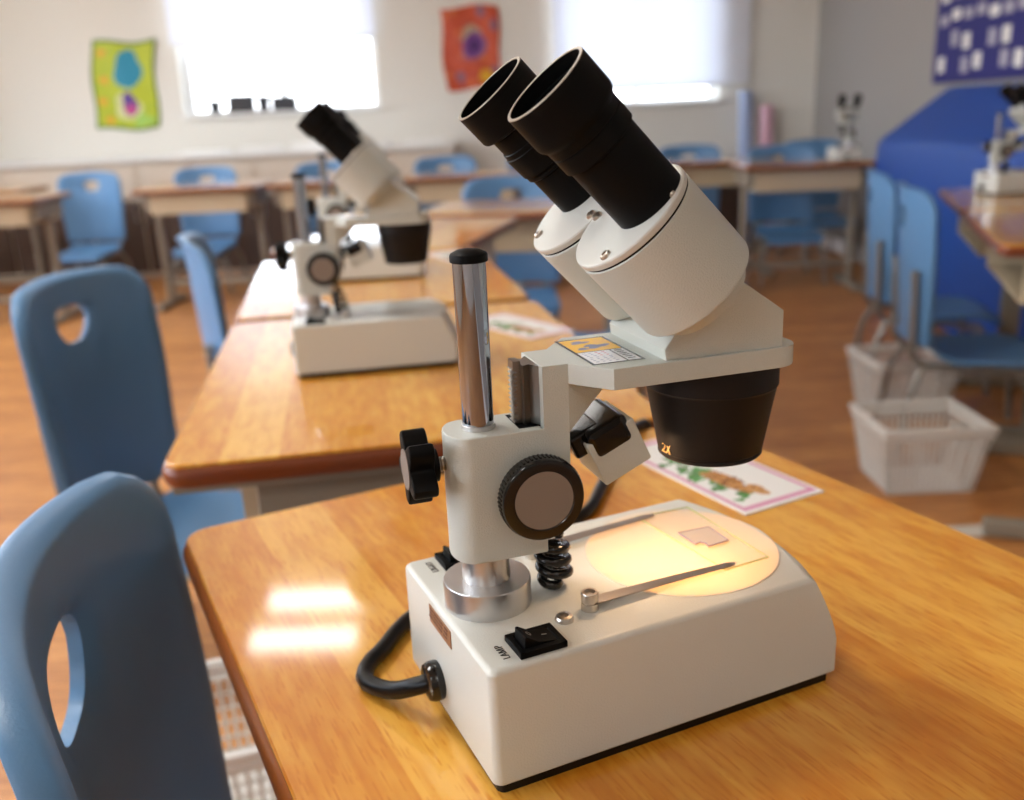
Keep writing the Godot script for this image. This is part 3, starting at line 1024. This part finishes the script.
	coil.append(Vector3(0.034, 0.122, 0.0))
	b.tube(coil, 0.0027, 10)
	part("coiled_lead", b, M.black_gloss, o, head, 60.0)
	return o

func smooth_path(p: Array, n: int) -> Array:
	var c := Curve3D.new()
	for i in p.size():
		var a: Vector3 = p[maxi(i - 1, 0)]
		var d: Vector3 = p[mini(i + 1, p.size() - 1)]
		var tg := (d - a) / 6.0
		c.add_point(p[i], -tg, tg)
	var out := []
	var l := c.get_baked_length()
	for k in n + 1: out.append(c.sample_baked(l * k / n, true))
	return out

# ---------------------------------------------------------------- printed surfaces
func blob(im: Image, c: Vector2, r: Vector2, col: Color, wob := 0.0, ph := 0.0) -> void:
	for y in range(maxi(0, int(c.y - r.y * 1.4)), mini(im.get_height(), int(c.y + r.y * 1.4) + 1)):
		for x in range(maxi(0, int(c.x - r.x * 1.4)), mini(im.get_width(), int(c.x + r.x * 1.4) + 1)):
			var d := Vector2((x - c.x) / r.x, (y - c.y) / r.y)
			var a := d.angle()
			if d.length() < 1.0 + wob * sin(a * 3.0 + ph) + wob * 0.5 * sin(a * 5.0 + ph * 2.0): im.set_pixel(x, y, col)

func printed(im: Image, rough := 0.5) -> StandardMaterial3D:
	var m := mat(Color.WHITE, rough)
	m.albedo_texture = ImageTexture.create_from_image(im)
	m.texture_repeat = false
	return m

func make_prints() -> void:
	rng.seed = 5
	# caution sticker: amber half with grey pictures, white half with print, dark border
	var im := Image.create(128, 256, false, Image.FORMAT_RGB8)
	im.fill(rgb(60, 60, 62))
	im.fill_rect(Rect2i(7, 7, 114, 242), rgb(224, 224, 226))
	im.fill_rect(Rect2i(7, 7, 114, 128), rgb(242, 186, 62))
	blob(im, Vector2(48, 40), Vector2(22, 14), rgb(120, 124, 140), 0.2, 1.0)
	blob(im, Vector2(74, 88), Vector2(30, 18), rgb(120, 124, 140), 0.25, 2.0)
	blob(im, Vector2(36, 104), Vector2(14, 12), rgb(130, 132, 146), 0.15, 0.0)
	im.fill_rect(Rect2i(7, 134, 114, 5), rgb(60, 60, 62))
	for k in 7:
		for i in 4:
			im.fill_rect(Rect2i(15 + i * 16 + (k * 5) % 4, 147 + k * 14, 8 - (k + i) % 3, 5), rgb(196, 90, 84) if k < 3 and i > 1 else rgb(140, 150, 172))
	im.fill_rect(Rect2i(86, 139, 4, 110), rgb(60, 60, 62))
	for k in 6: im.fill_rect(Rect2i(96, 146 + k * 16, 18, 8), rgb(40, 40, 42))
	M.sticker = printed(im, 0.25)
	# picture card: white with a pink frame, spotted animal among leaves
	im = Image.create(288, 200, false, Image.FORMAT_RGB8)
	im.fill(rgb(244, 242, 240))
	im.fill_rect(Rect2i(6, 6, 276, 188), rgb(222, 158, 188))
	im.fill_rect(Rect2i(16, 16, 256, 168), rgb(240, 240, 236))
	for k in 26:
		var c := Vector2(rng.randf_range(60, 250), rng.randf_range(118, 172))
		blob(im, c, Vector2(rng.randf_range(4, 8), rng.randf_range(8, 18)), rgb(92, 130 + rng.randi() % 30, 84), 0.3, rng.randf() * 6.0)
	blob(im, Vector2(190, 122), Vector2(46, 24), rgb(196, 142, 84), 0.12, 1.0)
	blob(im, Vector2(236, 100), Vector2(20, 17), rgb(204, 152, 96), 0.1, 2.0)
	for k in 46:
		blob(im, Vector2(rng.randf_range(152, 246), rng.randf_range(92, 142)), Vector2(2.6, 2.6), rgb(120, 74, 40))
	for k in 12: blob(im, Vector2(140 - k * 3.2, 60 + k * 7), Vector2(6, 8), rgb(120, 150, 110), 0.2, k)
	M.card = printed(im, 0.2)
	# green plant cell
	im = Image.create(220, 290, false, Image.FORMAT_RGB8)
	im.fill(rgb(74, 110, 40))
	im.fill_rect(Rect2i(8, 8, 204, 274), rgb(180, 192, 30))
	for k in 26: blob(im, Vector2(rng.randf_range(14, 206), rng.randf_range(14, 276)), Vector2(12, 8), rgb(166, 186, 40), 0.2, k)
	blob(im, Vector2(124, 90), Vector2(46, 62), rgb(18, 136, 168), 0.10, 0.6)
	blob(im, Vector2(112, 212), Vector2(46, 44), rgb(206, 208, 150), 0.1, 1.0)
	blob(im, Vector2(120, 202), Vector2(27, 40), rgb(120, 52, 130), 0.06, 1.0)
	blob(im, Vector2(116, 186), Vector2(16, 17), rgb(70, 50, 140), 0.05, 0.0)
	blob(im, Vector2(120, 220), Vector2(17, 15), rgb(196, 60, 130), 0.05, 0.0)
	for s in [[34, 42], [28, 200], [48, 262], [42, 130]]: blob(im, Vector2(s[0], s[1]), Vector2(15, 12), rgb(226, 160, 34), 0.15, s[0])
	for s in [[160, 246], [188, 262], [150, 266]]: blob(im, Vector2(s[0], s[1]), Vector2(18, 12), rgb(150, 196, 90), 0.15, s[0])
	M.cell_green = printed(im, 0.55)
	# red animal cell
	im = Image.create(220, 300, false, Image.FORMAT_RGB8)
	im.fill(rgb(196, 78, 44))
	for k in 60: blob(im, Vector2(rng.randf_range(8, 212), rng.randf_range(8, 292)), Vector2(rng.randf_range(8, 15), rng.randf_range(6, 13)), [rgb(206, 92, 60), rgb(180, 62, 36), rgb(190, 84, 70), rgb(214, 112, 60)][k % 4], 0.2, k)
	blob(im, Vector2(108, 98), Vector2(36, 26), rgb(190, 170, 140), 0.15, 1.0)
	blob(im, Vector2(124, 146), Vector2(48, 52), rgb(150, 104, 140), 0.05, 1.0)
	blob(im, Vector2(122, 146), Vector2(38, 42), rgb(112, 60, 138), 0.05, 2.0)
	blob(im, Vector2(124, 148), Vector2(17, 19), rgb(66, 36, 104), 0.05, 2.0)
	for s in [[60, 250], [200, 236], [150, 24], [196, 70]]: blob(im, Vector2(s[0], s[1]), Vector2(16, 22), rgb(132, 96, 120), 0.1, s[0])
	blob(im, Vector2(160, 262), Vector2(30, 26), rgb(224, 172, 40), 0.1, 0.0)
	M.cell_red = printed(im, 0.55)

func make_poster(m: Material, label: String, at: Vector3, w: float, h: float, lean: float, ph: float) -> void:
	var o := thing("poster", label, "poster", at)
	var f := func(u: float, v: float, back: float) -> Vector3:
		var ex := 0.012 * sin(v * 7.0 + ph) + lean * (1.0 - v)
		var ey := 0.014 * sin(u * 6.0 + ph * 2.0)
		return Vector3((u - 0.5) * w + ex, (v - 0.5) * h + ey, 0.012 + 0.008 * sin(u * 9.0 + v * 5.0 + ph) - back)
	var b := MB.new()
	b.grid(16, 20, func(u: float, v: float) -> Vector3: return f.call(u, v, 0.0))
	part("sheet", b, m, o, Transform3D(), 60.0)
	b = MB.new()
	b.grid(16, 20, func(u: float, v: float) -> Vector3: return f.call(1.0 - u, v, 0.002))
	part("backing", b, M.paper, o, Transform3D(), 60.0)

func make_basket() -> Node3D:
	var o := Node3D.new()
	var H := 0.19
	var bw := 0.115
	var bd := 0.095
	var tw := 0.142
	var td := 0.13
	var b := MB.new()
	for k in 2: # rolled rim: upper band and a lower rib
		var y := H - 0.02 * k
		var g := 1.0 - 0.03 * k
		for s in [-1, 1]:
			b.rbox(Vector3(2 * tw * g + 0.016, 0.018 - 0.006 * k, 0.014), 0.004, Transform3D(Basis(), Vector3(0, y, s * td * g)))
			b.rbox(Vector3(0.014, 0.018 - 0.006 * k, 2 * td * g), 0.004, Transform3D(Basis(), Vector3(s * tw * g, y, 0)))
	part("rim", b, M.white_plastic, o)
	b = MB.new()
	b.rbox(Vector3(2 * bw, 0.006, 2 * bd), 0.002, Transform3D(Basis(), Vector3(0, 0.004, 0)))
	part("bottom", b, M.white_plastic, o)
	# pierced sides: a lattice of uprights and rails
	for side in 4:
		b = MB.new()
		var long := side < 2
		var s := 1.0 if side % 2 == 0 else -1.0
		var n := 16 if long else 11
		var place := func(t: float, y: float) -> Vector3:
			var g := y / H
			return Vector3(lerpf(bw, tw, g) * t, y, s * lerpf(bd, td, g)) if long else Vector3(s * lerpf(bw, tw, g), y, lerpf(bd, td, g) * t)
		for k in n + 1:
			var t := -1.0 + 2.0 * k / n
			b.tube([place.call(t, 0.004), place.call(t, H - 0.02)], 0.0030, 5, false)
		for r in 7:
			var y := 0.015 + 0.025 * r
			b.tube([place.call(-1.0, y), place.call(1.0, y)], 0.0030, 5, false)
		part("lattice_side", b, M.white_plastic, o)
	return o

func box_thing(called: String, label: String, category: String, at: Vector3, size: Vector3, m: Material, turn := 0.0, group := "") -> MeshInstance3D:
	var b := MB.new()
	b.rbox(size, minf(0.01, size.x * 0.1), Transform3D(Basis(), Vector3(0, size.y / 2, 0)))
	var o := part(called, b, m, self)
	o.position = at
	o.rotation.y = turn
	tag(o, label, category, group)
	return o

func place(o: Node3D, called: String, label: String, category: String, at: Vector3, turn: float, group := "") -> Node3D:
	o.name = numbered(called)
	add_child(o)
	o.position = at
	o.rotation.y = turn
	tag(o, label, category, group)
	return o

func _ready() -> void:
	make_view()
	make_materials()
	make_prints()
	M.lamp_off = mat(rgb(190, 186, 170), 0.2)
	make_room()
	ceiling_light(-1.08, -4.25, 0.42, "twin tube ceiling light above the middle desks, mirrored in the nearest desktop")
	ceiling_light(-1.08, 1.6, 0.6, "added twin tube ceiling light behind the camera on the left for frontal light")  # added out of view to light the faces turned to the camera
	ceiling_light(0.9, 1.6, 0.4, "added twin tube ceiling light behind the camera on the right for frontal light")  # second added lamp for light from the camera side
	ceiling_light(-1.08, -1.4, 1.5, "unseen twin tube ceiling light above and left of the nearest desk, added strength for the room")  # unseen, set stronger than the mirrored fixture to lift the room
	ceiling_light(-3.1, -1.4, 1.5, "added unseen twin tube ceiling light beside the left wall windows")  # added out of view to brighten the room from the left
	ceiling_light(-3.1, -4.25, 1.5, "unseen twin tube ceiling light near the left wall and the plant cell poster, added strength for the room")  # unseen, also made stronger than the mirrored one for room light

	# ---- desks
	var desk := make_desk(M.wood_honey, M.edge_oak)
	place(desk, "school_desk", "honey coloured wooden desk under the large microscope in front", "desk", Vector3(0.1127, 0, -0.5166), -1.110, "school desks")
	var maple := make_desk(M.wood_maple, M.edge_brown)
	place(maple, "school_desk", "wooden desk with thick brown edge carrying the second microscope", "desk", Vector3(-0.152, 0, -1.2655), -1.403, "school desks")
	for s in [
		[-0.278, -2.000, -1.403, "wooden desk shining white with window glare under the third microscope"],
		[-0.296, -2.808, -1.816, "wooden desk behind the third microscope, turned a little to the left"],
		[0.08, -3.52, 2.95, "wooden desk crosswise at the end of the middle row"],
		[-2.90, -5.40, PI + 0.05, "brown edged desk at the far left of the back row"],
		[-1.77, -5.72, PI, "back row desk below and right of the plant cell poster"],
		[-1.00, -5.72, PI, "back row desk half hidden behind the poles of the middle microscopes"],
		[-0.22, -5.72, PI, "back row desk seen between the middle microscopes and the tall chrome pole"],
		[0.55, -5.76, PI, "back row desk hidden mostly behind the large eyepieces"],
		[1.34, -5.97, PI, "back row desk under the right window with a dark blue chair"],
		[1.68, -5.38, PI - 0.06, "desk in the right corner carrying the farthest microscope"],
		[1.463, -2.298, -1.910, "desk cut by the right edge of the picture beside the baskets"],
		[1.71, -2.995, -1.910, "desk at the right under a microscope before the blue cover"],
		[-3.42, -6.25, PI + 0.1, "dark brown desk in the left corner of the room"],
	]:
		dup(maple, Vector3(s[0], 0, s[1]), s[2], s[3])

	# ---- chairs
	var chair := make_chair()
	place(chair, "school_chair", "blue plastic chair cut by the left edge, nearest to the camera", "chair", Vector3(-0.274, 0, -0.53), 0.242, "blue school chairs")
	for s in [
		[-0.789, -1.707, -0.155, "blue plastic chair at the left of the desk with the second microscope"],
		[-0.735, -2.26, 0.30, "blue plastic chair seen edge on left of the glare covered desk"],
		[1.22, -2.80, -0.22, "light blue chair at the right edge above the white baskets"],
		[1.36, -3.42, -0.22, "light blue chair behind the one above the white baskets"],
		[0.40, -2.98, PI - 0.25, "dark blue chair seat seen between chrome pole and large microscope head"],
		[0.04, -4.02, -PI / 2, "blue chair at the crosswise desk behind the large eyepieces"],
		[-2.76, -6.42, -PI / 2, "blue chair behind the far left back row desk"],
		[-1.98, -6.42, -PI / 2, "blue chair in the back row right of the plant cell poster"],
		[-1.17, -6.42, -PI / 2, "blue chair in the back row behind the poles of the middle microscopes"],
		[-0.375, -6.42, -PI / 2, "blue chair in the back row below the red cell poster"],
		[0.25, -6.42, -PI / 2, "blue chair in the back row just left of the large eyepieces"],
		[1.26, -6.42, -PI / 2, "blue chair in the back row under the right window"],
		[2.08, -6.42, -PI / 2 + 0.1, "blue chair in the corner below the grey wall"],
		[1.70, -5.78, -PI / 2 - 0.06, "dark blue chair tucked under the desk with the farthest microscope"],
	]:
		dup(chair, Vector3(s[0], 0, s[1]), s[2], s[3])

	# ---- microscopes
	var mic := make_microscope()
	place(mic, "microscope", "large cream stereo microscope with black eyepieces and lit stage on the front desk", "microscope", Vector3(-0.04262, TABLE, -0.43970), 0.41041, "stereo microscopes")
	for s in [
		[-0.2930, -1.2480, 0.168, "cream stereo microscope with unlit stage on the second desk"],
		[-0.4000, -2.0050, 0.10, "cream stereo microscope behind the one on the second desk"],
		[1.60, -3.14, 0.10, "cream stereo microscope cut by the right edge before the blue cover"],
		[1.90, -5.22, 1.5, "farthest stereo microscope, standing on the desk in the right corner"],
	]:
		dup(mic, Vector3(s[0], TABLE + 0.0002, s[1]), s[2], s[3])
	# the front microscope's lamp is on
	var glow := mat(Color(1, 0.9, 0.7), 0.4)
	glow.emission_enabled = true
	glow.emission = Color(1.0, 0.86, 0.66)
	glow.emission_energy_multiplier = 14.0
	for c in mic.get_node("lamp_housing").get_children():
		if String(c.name).begins_with("lamp_lens"): c.material_override = glow
	# so is the bulb in the well of its base, under the frosted plate
	mic.get_node("stage_plate").set_meta("label", "frosted stage plate glowing warm from the bulb below")
	var bulb_at := Vector3(0.146, 0.039, 0.018)
	var hot := mat(Color(1, 0.9, 0.7), 0.4)
	hot.emission_enabled = true
	hot.emission = Color(1.0, 0.66, 0.32)
	hot.emission_energy_multiplier = 2.0
	var bm := MB.new()
	bm.lathe([Vector2(0, -0.0075), Vector2(0.005, -0.0065), Vector2(0.0075, -0.002), Vector2(0.0075, 0.001), Vector2(0.006, 0.005), Vector2(0.003, 0.0072), Vector2(0, 0.0078)], 20, Transform3D(Basis(), bulb_at))
	part("lamp_bulb", bm, hot, mic, Transform3D(), 60.0)
	var under := OmniLight3D.new()
	under.name = "stage_lamp_glow"
	under.light_color = Color(1.0, 0.66, 0.32)
	under.light_energy = 0.0030
	under.light_size = 0.006
	under.omni_range = 20.0
	under.shadow_enabled = true
	under.position = bulb_at
	mic.add_child(under)
	var beam := AreaLight3D.new()
	beam.name = "illuminator_beam"
	var head := Transform3D(Basis(Vector3.UP, -SWING), Vector3(0.027, 0, 0))
	var from := head * Vector3(0.0766, 0.1381, 0)
	var to := head * Vector3(0.118, 0.0716, 0.006)
	beam.transform = Transform3D(Basis.looking_at(to - from, Vector3.UP), from)
	beam.area_size = Vector2(0.018, 0.018)
	beam.light_color = Color(1.0, 0.79, 0.60)
	beam.light_energy = 0.0034
	beam.area_range = 20.0
	beam.shadow_enabled = true
	mic.add_child(beam)
	# glass slide held by the clips
	var b := MB.new()
	var sq := [Vector3(0.1514, 0, -0.0497), Vector3(0.1566, 0, 0.0354), Vector3(0.1874, 0, 0.0344), Vector3(0.1880, 0, -0.0467)]
	var lo := []
	var hi := []
	for s in sq:
		lo.append(s + Vector3(0, 0.07185, 0))
		hi.append(s + Vector3(0, 0.0729, 0))
	b.quad(hi[0], hi[1], hi[2], hi[3])
	for i in 4: b.quad(lo[i], lo[(i + 1) % 4], hi[(i + 1) % 4], hi[i])
	var slide := thing("microscope_slide", "glass slide with a pale mauve specimen clipped on the lit stage", "slide", Vector3(-0.04262, TABLE, -0.43970), 0.41041)
	part("glass", b, M.glass, slide)
	for i in 4:
		b = MB.new()
		b.tube([hi[i] - Vector3(0, 0.0005, 0), hi[(i + 1) % 4] - Vector3(0, 0.0005, 0)], 0.0005, 6)
		part("glass_edge", b, M.glass_edge, slide)
	b = MB.new()
	b.prism(PackedVector2Array([Vector2(0.160, -0.016), Vector2(0.160, 0.002), Vector2(0.164, 0.001), Vector2(0.166, 0.004), Vector2(0.165, 0.008), Vector2(0.180, 0.007), Vector2(0.181, -0.014)]), -0.0003, 0.0, 0.0, Transform3D(Basis(Vector3(1, 0, 0), Vector3(0, 0, 1), Vector3(0, -1, 0)), Vector3(0, 0.0730, 0)))
	part("specimen", b, M.specimen, slide)
	var sp := [Vector2(0.160, -0.016), Vector2(0.160, 0.002), Vector2(0.164, 0.001), Vector2(0.166, 0.004), Vector2(0.165, 0.008), Vector2(0.180, 0.007), Vector2(0.181, -0.014)]
	b = MB.new()
	for i in sp.size():
		var s0: Vector2 = sp[i]
		var s1: Vector2 = sp[(i + 1) % sp.size()]
		b.tube([Vector3(s0.x, 0.0732, s0.y), Vector3(s1.x, 0.0732, s1.y)], 0.0004, 5)
	part("specimen_outline", b, M.specimen_line, slide)
	# power cord of the front microscope
	var cd := []
	for s in [[-0.004, 0.0774, 0.023], [-0.012, 0.083, 0.019], [-0.022, 0.100, 0.009], [-0.0316, 0.1212, 0.0055], [-0.026, 0.137, 0.0055], [-0.0126, 0.150, 0.0055], [0.0114, 0.175, 0.0055], [0.06, 0.208, 0.0055], [0.12, 0.238, 0.0055], [0.1932, 0.2675, 0.0055], [0.2312, 0.3066, 0.0055], [0.275, 0.36, 0.0055], [0.3163, 0.4066, 0.0055], [0.345, 0.432, 0.006], [0.372, 0.452, -0.004], [0.385, 0.462, -0.06], [0.388, 0.465, -0.2]]:
		cd.append(Vector3(s[0], s[2], 0.0656 - s[1]))
	b = MB.new()
	b.tube(smooth_path(cd, 90), 0.0052, 12)
	part("power_cord", b, M.rubber, mic, Transform3D(), 60.0)

	# ---- picture cards on the desks
	for s in [[0.1814, -0.8015, -1.086, "laminated picture card with pink frame behind the large microscope"], [0.012, -1.452, -0.95, "pink framed picture card on the desk with the second microscope"], [-0.115, -2.25, -1.1, "pale picture card on the glare covered desk"]]:
		b = MB.new()
		b.rbox(Vector3(0.190, 0.0008, 0.088), 0.0, Transform3D(Basis(), Vector3(0, 0.0006, 0)))
		var card := thing("picture_card", s[3], "card", Vector3(s[0], TABLE, s[1]), s[2], "picture cards")
		part("laminate", b, M.paper, card)
		b = MB.new()
		b.quad(Vector3(-0.094, 0.0012, 0.043), Vector3(0.094, 0.0012, 0.043), Vector3(0.094, 0.0012, -0.043), Vector3(-0.094, 0.0012, -0.043))
		part("print", b, M.card, card)

	# ---- baskets
	var basket := make_basket()
	place(basket, "plastic_basket", "white pierced plastic basket, front one of the two at the right", "basket", Vector3(1.13, 0, -2.44), 0.0, "white baskets")
	dup(basket, Vector3(1.36, 0, -3.10), 0.05, "white pierced plastic basket, rear one of the two at the right")
	dup(basket, Vector3(-0.44, 0, -1.24), 0.3, "white pierced basket on the floor between nearest chair and front desk")
	dup(basket, Vector3(1.22, 0, -5.45), 0.2, "small white basket on the floor under the right corner desk")

	# ---- posters, noticeboard
	make_poster(M.cell_green, "yellow green plant cell poster with teal and purple blobs", Vector3(-2.72, 1.37, BACK), 0.47, 0.62, -0.06, 0.4)
	make_poster(M.cell_red, "orange red animal cell poster with a purple nucleus", Vector3(-0.19, 1.52, BACK), 0.42, 0.57, 0.02, 2.0)
	var nb := thing("noticeboard", "navy blue noticeboard with rows of pinned pale notes on the grey wall", "noticeboard", Vector3(RIGHT - 0.012, 1.10, -4.09))
	b = MB.new()
	b.rbox(Vector3(0.02, 1.2, 2.4), 0.004, Transform3D(Basis(), Vector3(0, 0.6, 0)))
	part("board", b, M.navy, nb)
	rng.seed = 8
	for r in 9:
		for k in 18:
			if r < 2 and (k + r) % 3 == 1: continue
			b = MB.new()
			var wv := 0.085 if r > 1 else 0.07
			b.rbox(Vector3(0.003, 0.05 if r > 1 else 0.075, wv), 0.0, Transform3D(Basis(Vector3.RIGHT, rng.randf_range(-0.06, 0.06)), Vector3(-0.012, 0.09 + r * 0.115 + rng.randf_range(-0.012, 0.012), -1.10 + k * 0.128)))
			part("pinned_note", b, M.paper_gray if (r + k) % 3 else M.paper, nb)

	# ---- blue covered cabinet along the right wall
	b = MB.new()
	var prof := PackedVector2Array([Vector2(0, 0.02), Vector2(-0.02, 0.5), Vector2(0.0, 0.80), Vector2(0.015, 0.83), Vector2(0.04, 0.85), Vector2(0.34, 1.07), Vector2(0.37, 1.08), Vector2(0.385, 1.06), Vector2(0.385, 0.02)])
	b.prism(prof, -1.6, 0.0, 0.02)
	var cover := part("covered_cabinet", b, M.royal, self, Transform3D(Basis(), Vector3(1.98, 0.0, -3.46)))
	tag(cover, "royal blue cloth cover with sloping top along the grey right wall", "cabinet cover")

	# ---- low cupboards under the windows with one worktop, right pair added as darkening
	var x0 := -3.0
	for s in [[-3.0, -2.25, "low cupboard with beige drawers under the plant cell poster", 0.83], [-2.25, -1.3, "low cupboard with beige drawers under the left window", 0.83], [-1.3, -0.33, "low cupboard with beige drawers under the red cell poster", 0.83], [0.3, 1.1, "added dark cupboard under the right window behind the large eyepieces, for under desk shade", 0.62], [1.1, 1.74, "added dark cupboard right of the large microscope head under the right window, for under desk shade", 0.62], [-4.2, -3.0, "low cupboard with beige drawers in the left corner", 0.83]]:
		var wd: float = s[1] - s[0]
		var tall: float = s[3]
		var c := thing("low_cupboard", s[2], "cupboard", Vector3((s[0] + s[1]) / 2, 0, BACK + 0.2), 0.0, "low cupboards")
		b = MB.new()
		b.rbox(Vector3(wd - 0.004, tall, 0.36), 0.004, Transform3D(Basis(), Vector3(0, tall / 2, 0)))
		part("body", b, M.cupboard if tall > 0.7 else M.under_desk_shade, c)  # the added right-hand bodies are dark to stand in for shade
		for k in [-1, 1]:
			b = MB.new()
			b.rbox(Vector3(wd / 2 - 0.015, 0.52, 0.016), 0.004, Transform3D(Basis(), Vector3(k * wd / 4, 0.30, 0.188)))
			var door := part("door", b, M.under_desk_shade, c)  # door brown carries the shade under the back desks
			b = MB.new()
			b.rbox(Vector3(0.012, 0.09, 0.018), 0.003, Transform3D(Basis(), Vector3(k * 0.04, 0.46, 0.205)))
			part("handle", b, M.steel, door)
			if tall > 0.7:
				b = MB.new()
				b.rbox(Vector3(wd / 2 - 0.015, 0.22, 0.016), 0.004, Transform3D(Basis(), Vector3(k * wd / 4, 0.70, 0.188)))
				part("drawer", b, M.cupboard, c)
	for s in [[-4.2, -0.33, "long white worktop on the low cupboards under the left window"]]:
		box_thing("worktop", s[2], "worktop", Vector3((s[0] + s[1]) / 2, 0.832, BACK + 0.215), Vector3(s[1] - s[0], 0.03, 0.42), M.worktop, 0.0)
	# small things on the worktop and the sill
	var sill := [[-2.12, 0.10, 0.10, 0], [-1.92, 0.20, 0.13, 1], [-1.755, 0.10, 0.12, 0], [-1.60, 0.19, 0.11, 1]]
	var words := ["small dark pot at the left end of the window sill", "long dark box on the window sill, the widest there", "dark pot right of the long box on the window sill", "low dark box at the right of the pots on the window sill"]
	for i in 4:
		var s: Array = sill[i]
		if s[3] == 0:
			b = MB.new()
			b.lathe([Vector2(0, 0), Vector2(s[1] * 0.38, 0), Vector2(s[1] * 0.5, s[2] * 0.8), Vector2(s[1] * 0.54, s[2] * 0.82), Vector2(s[1] * 0.54, s[2]), Vector2(s[1] * 0.46, s[2]), Vector2(s[1] * 0.42, s[2] * 0.7), Vector2(0, s[2] * 0.7)], 24)
			var pot := part("pot", b, M.dark_pot, self, Transform3D(Basis(), Vector3(s[0], 1.1405, BACK - 0.03)))
			tag(pot, words[i], "pot", "things on the window sill")
		else:
			box_thing("storage_box", words[i], "box", Vector3(s[0], 1.1405, BACK - 0.03), Vector3(s[1], s[2], 0.06), M.dark_pot, 0.0, "things on the window sill")
	rng.seed = 31
	for k in 5:
		box_thing("paper_stack", ["stack of white paper on the worktop left of the window", "flat white paper stack under the left window", "white paper pile behind the middle microscopes", "white paper stack near the third microscope's eyepieces", "white paper stack below the red cell poster"][k], "paper", Vector3(-2.15 + k * 0.40, 0.8625, BACK + 0.22), Vector3(0.30, 0.025 + 0.012 * (k % 3), 0.22), M.paper, rng.randf_range(-0.2, 0.2), "paper stacks on the worktop")
	for s in [[1.83, M.sky_blue, "pale blue rolled sheet standing right of the right window", 1.13], [1.99, M.pink, "pale pink rolled sheet standing in the corner right of the window", 1.02]]:
		b = MB.new()
		b.lathe([Vector2(0.05, 0.0), Vector2(0.05, s[3]), Vector2(0.045, s[3]), Vector2(0.045, 0.0)], 24)
		var roll := part("rolled_sheet", b, s[1], self, Transform3D(Basis(Vector3.RIGHT, -0.06), Vector3(s[0], 0.004, BACK + 0.14)))
		tag(roll, s[2], "paper roll", "rolled sheets")
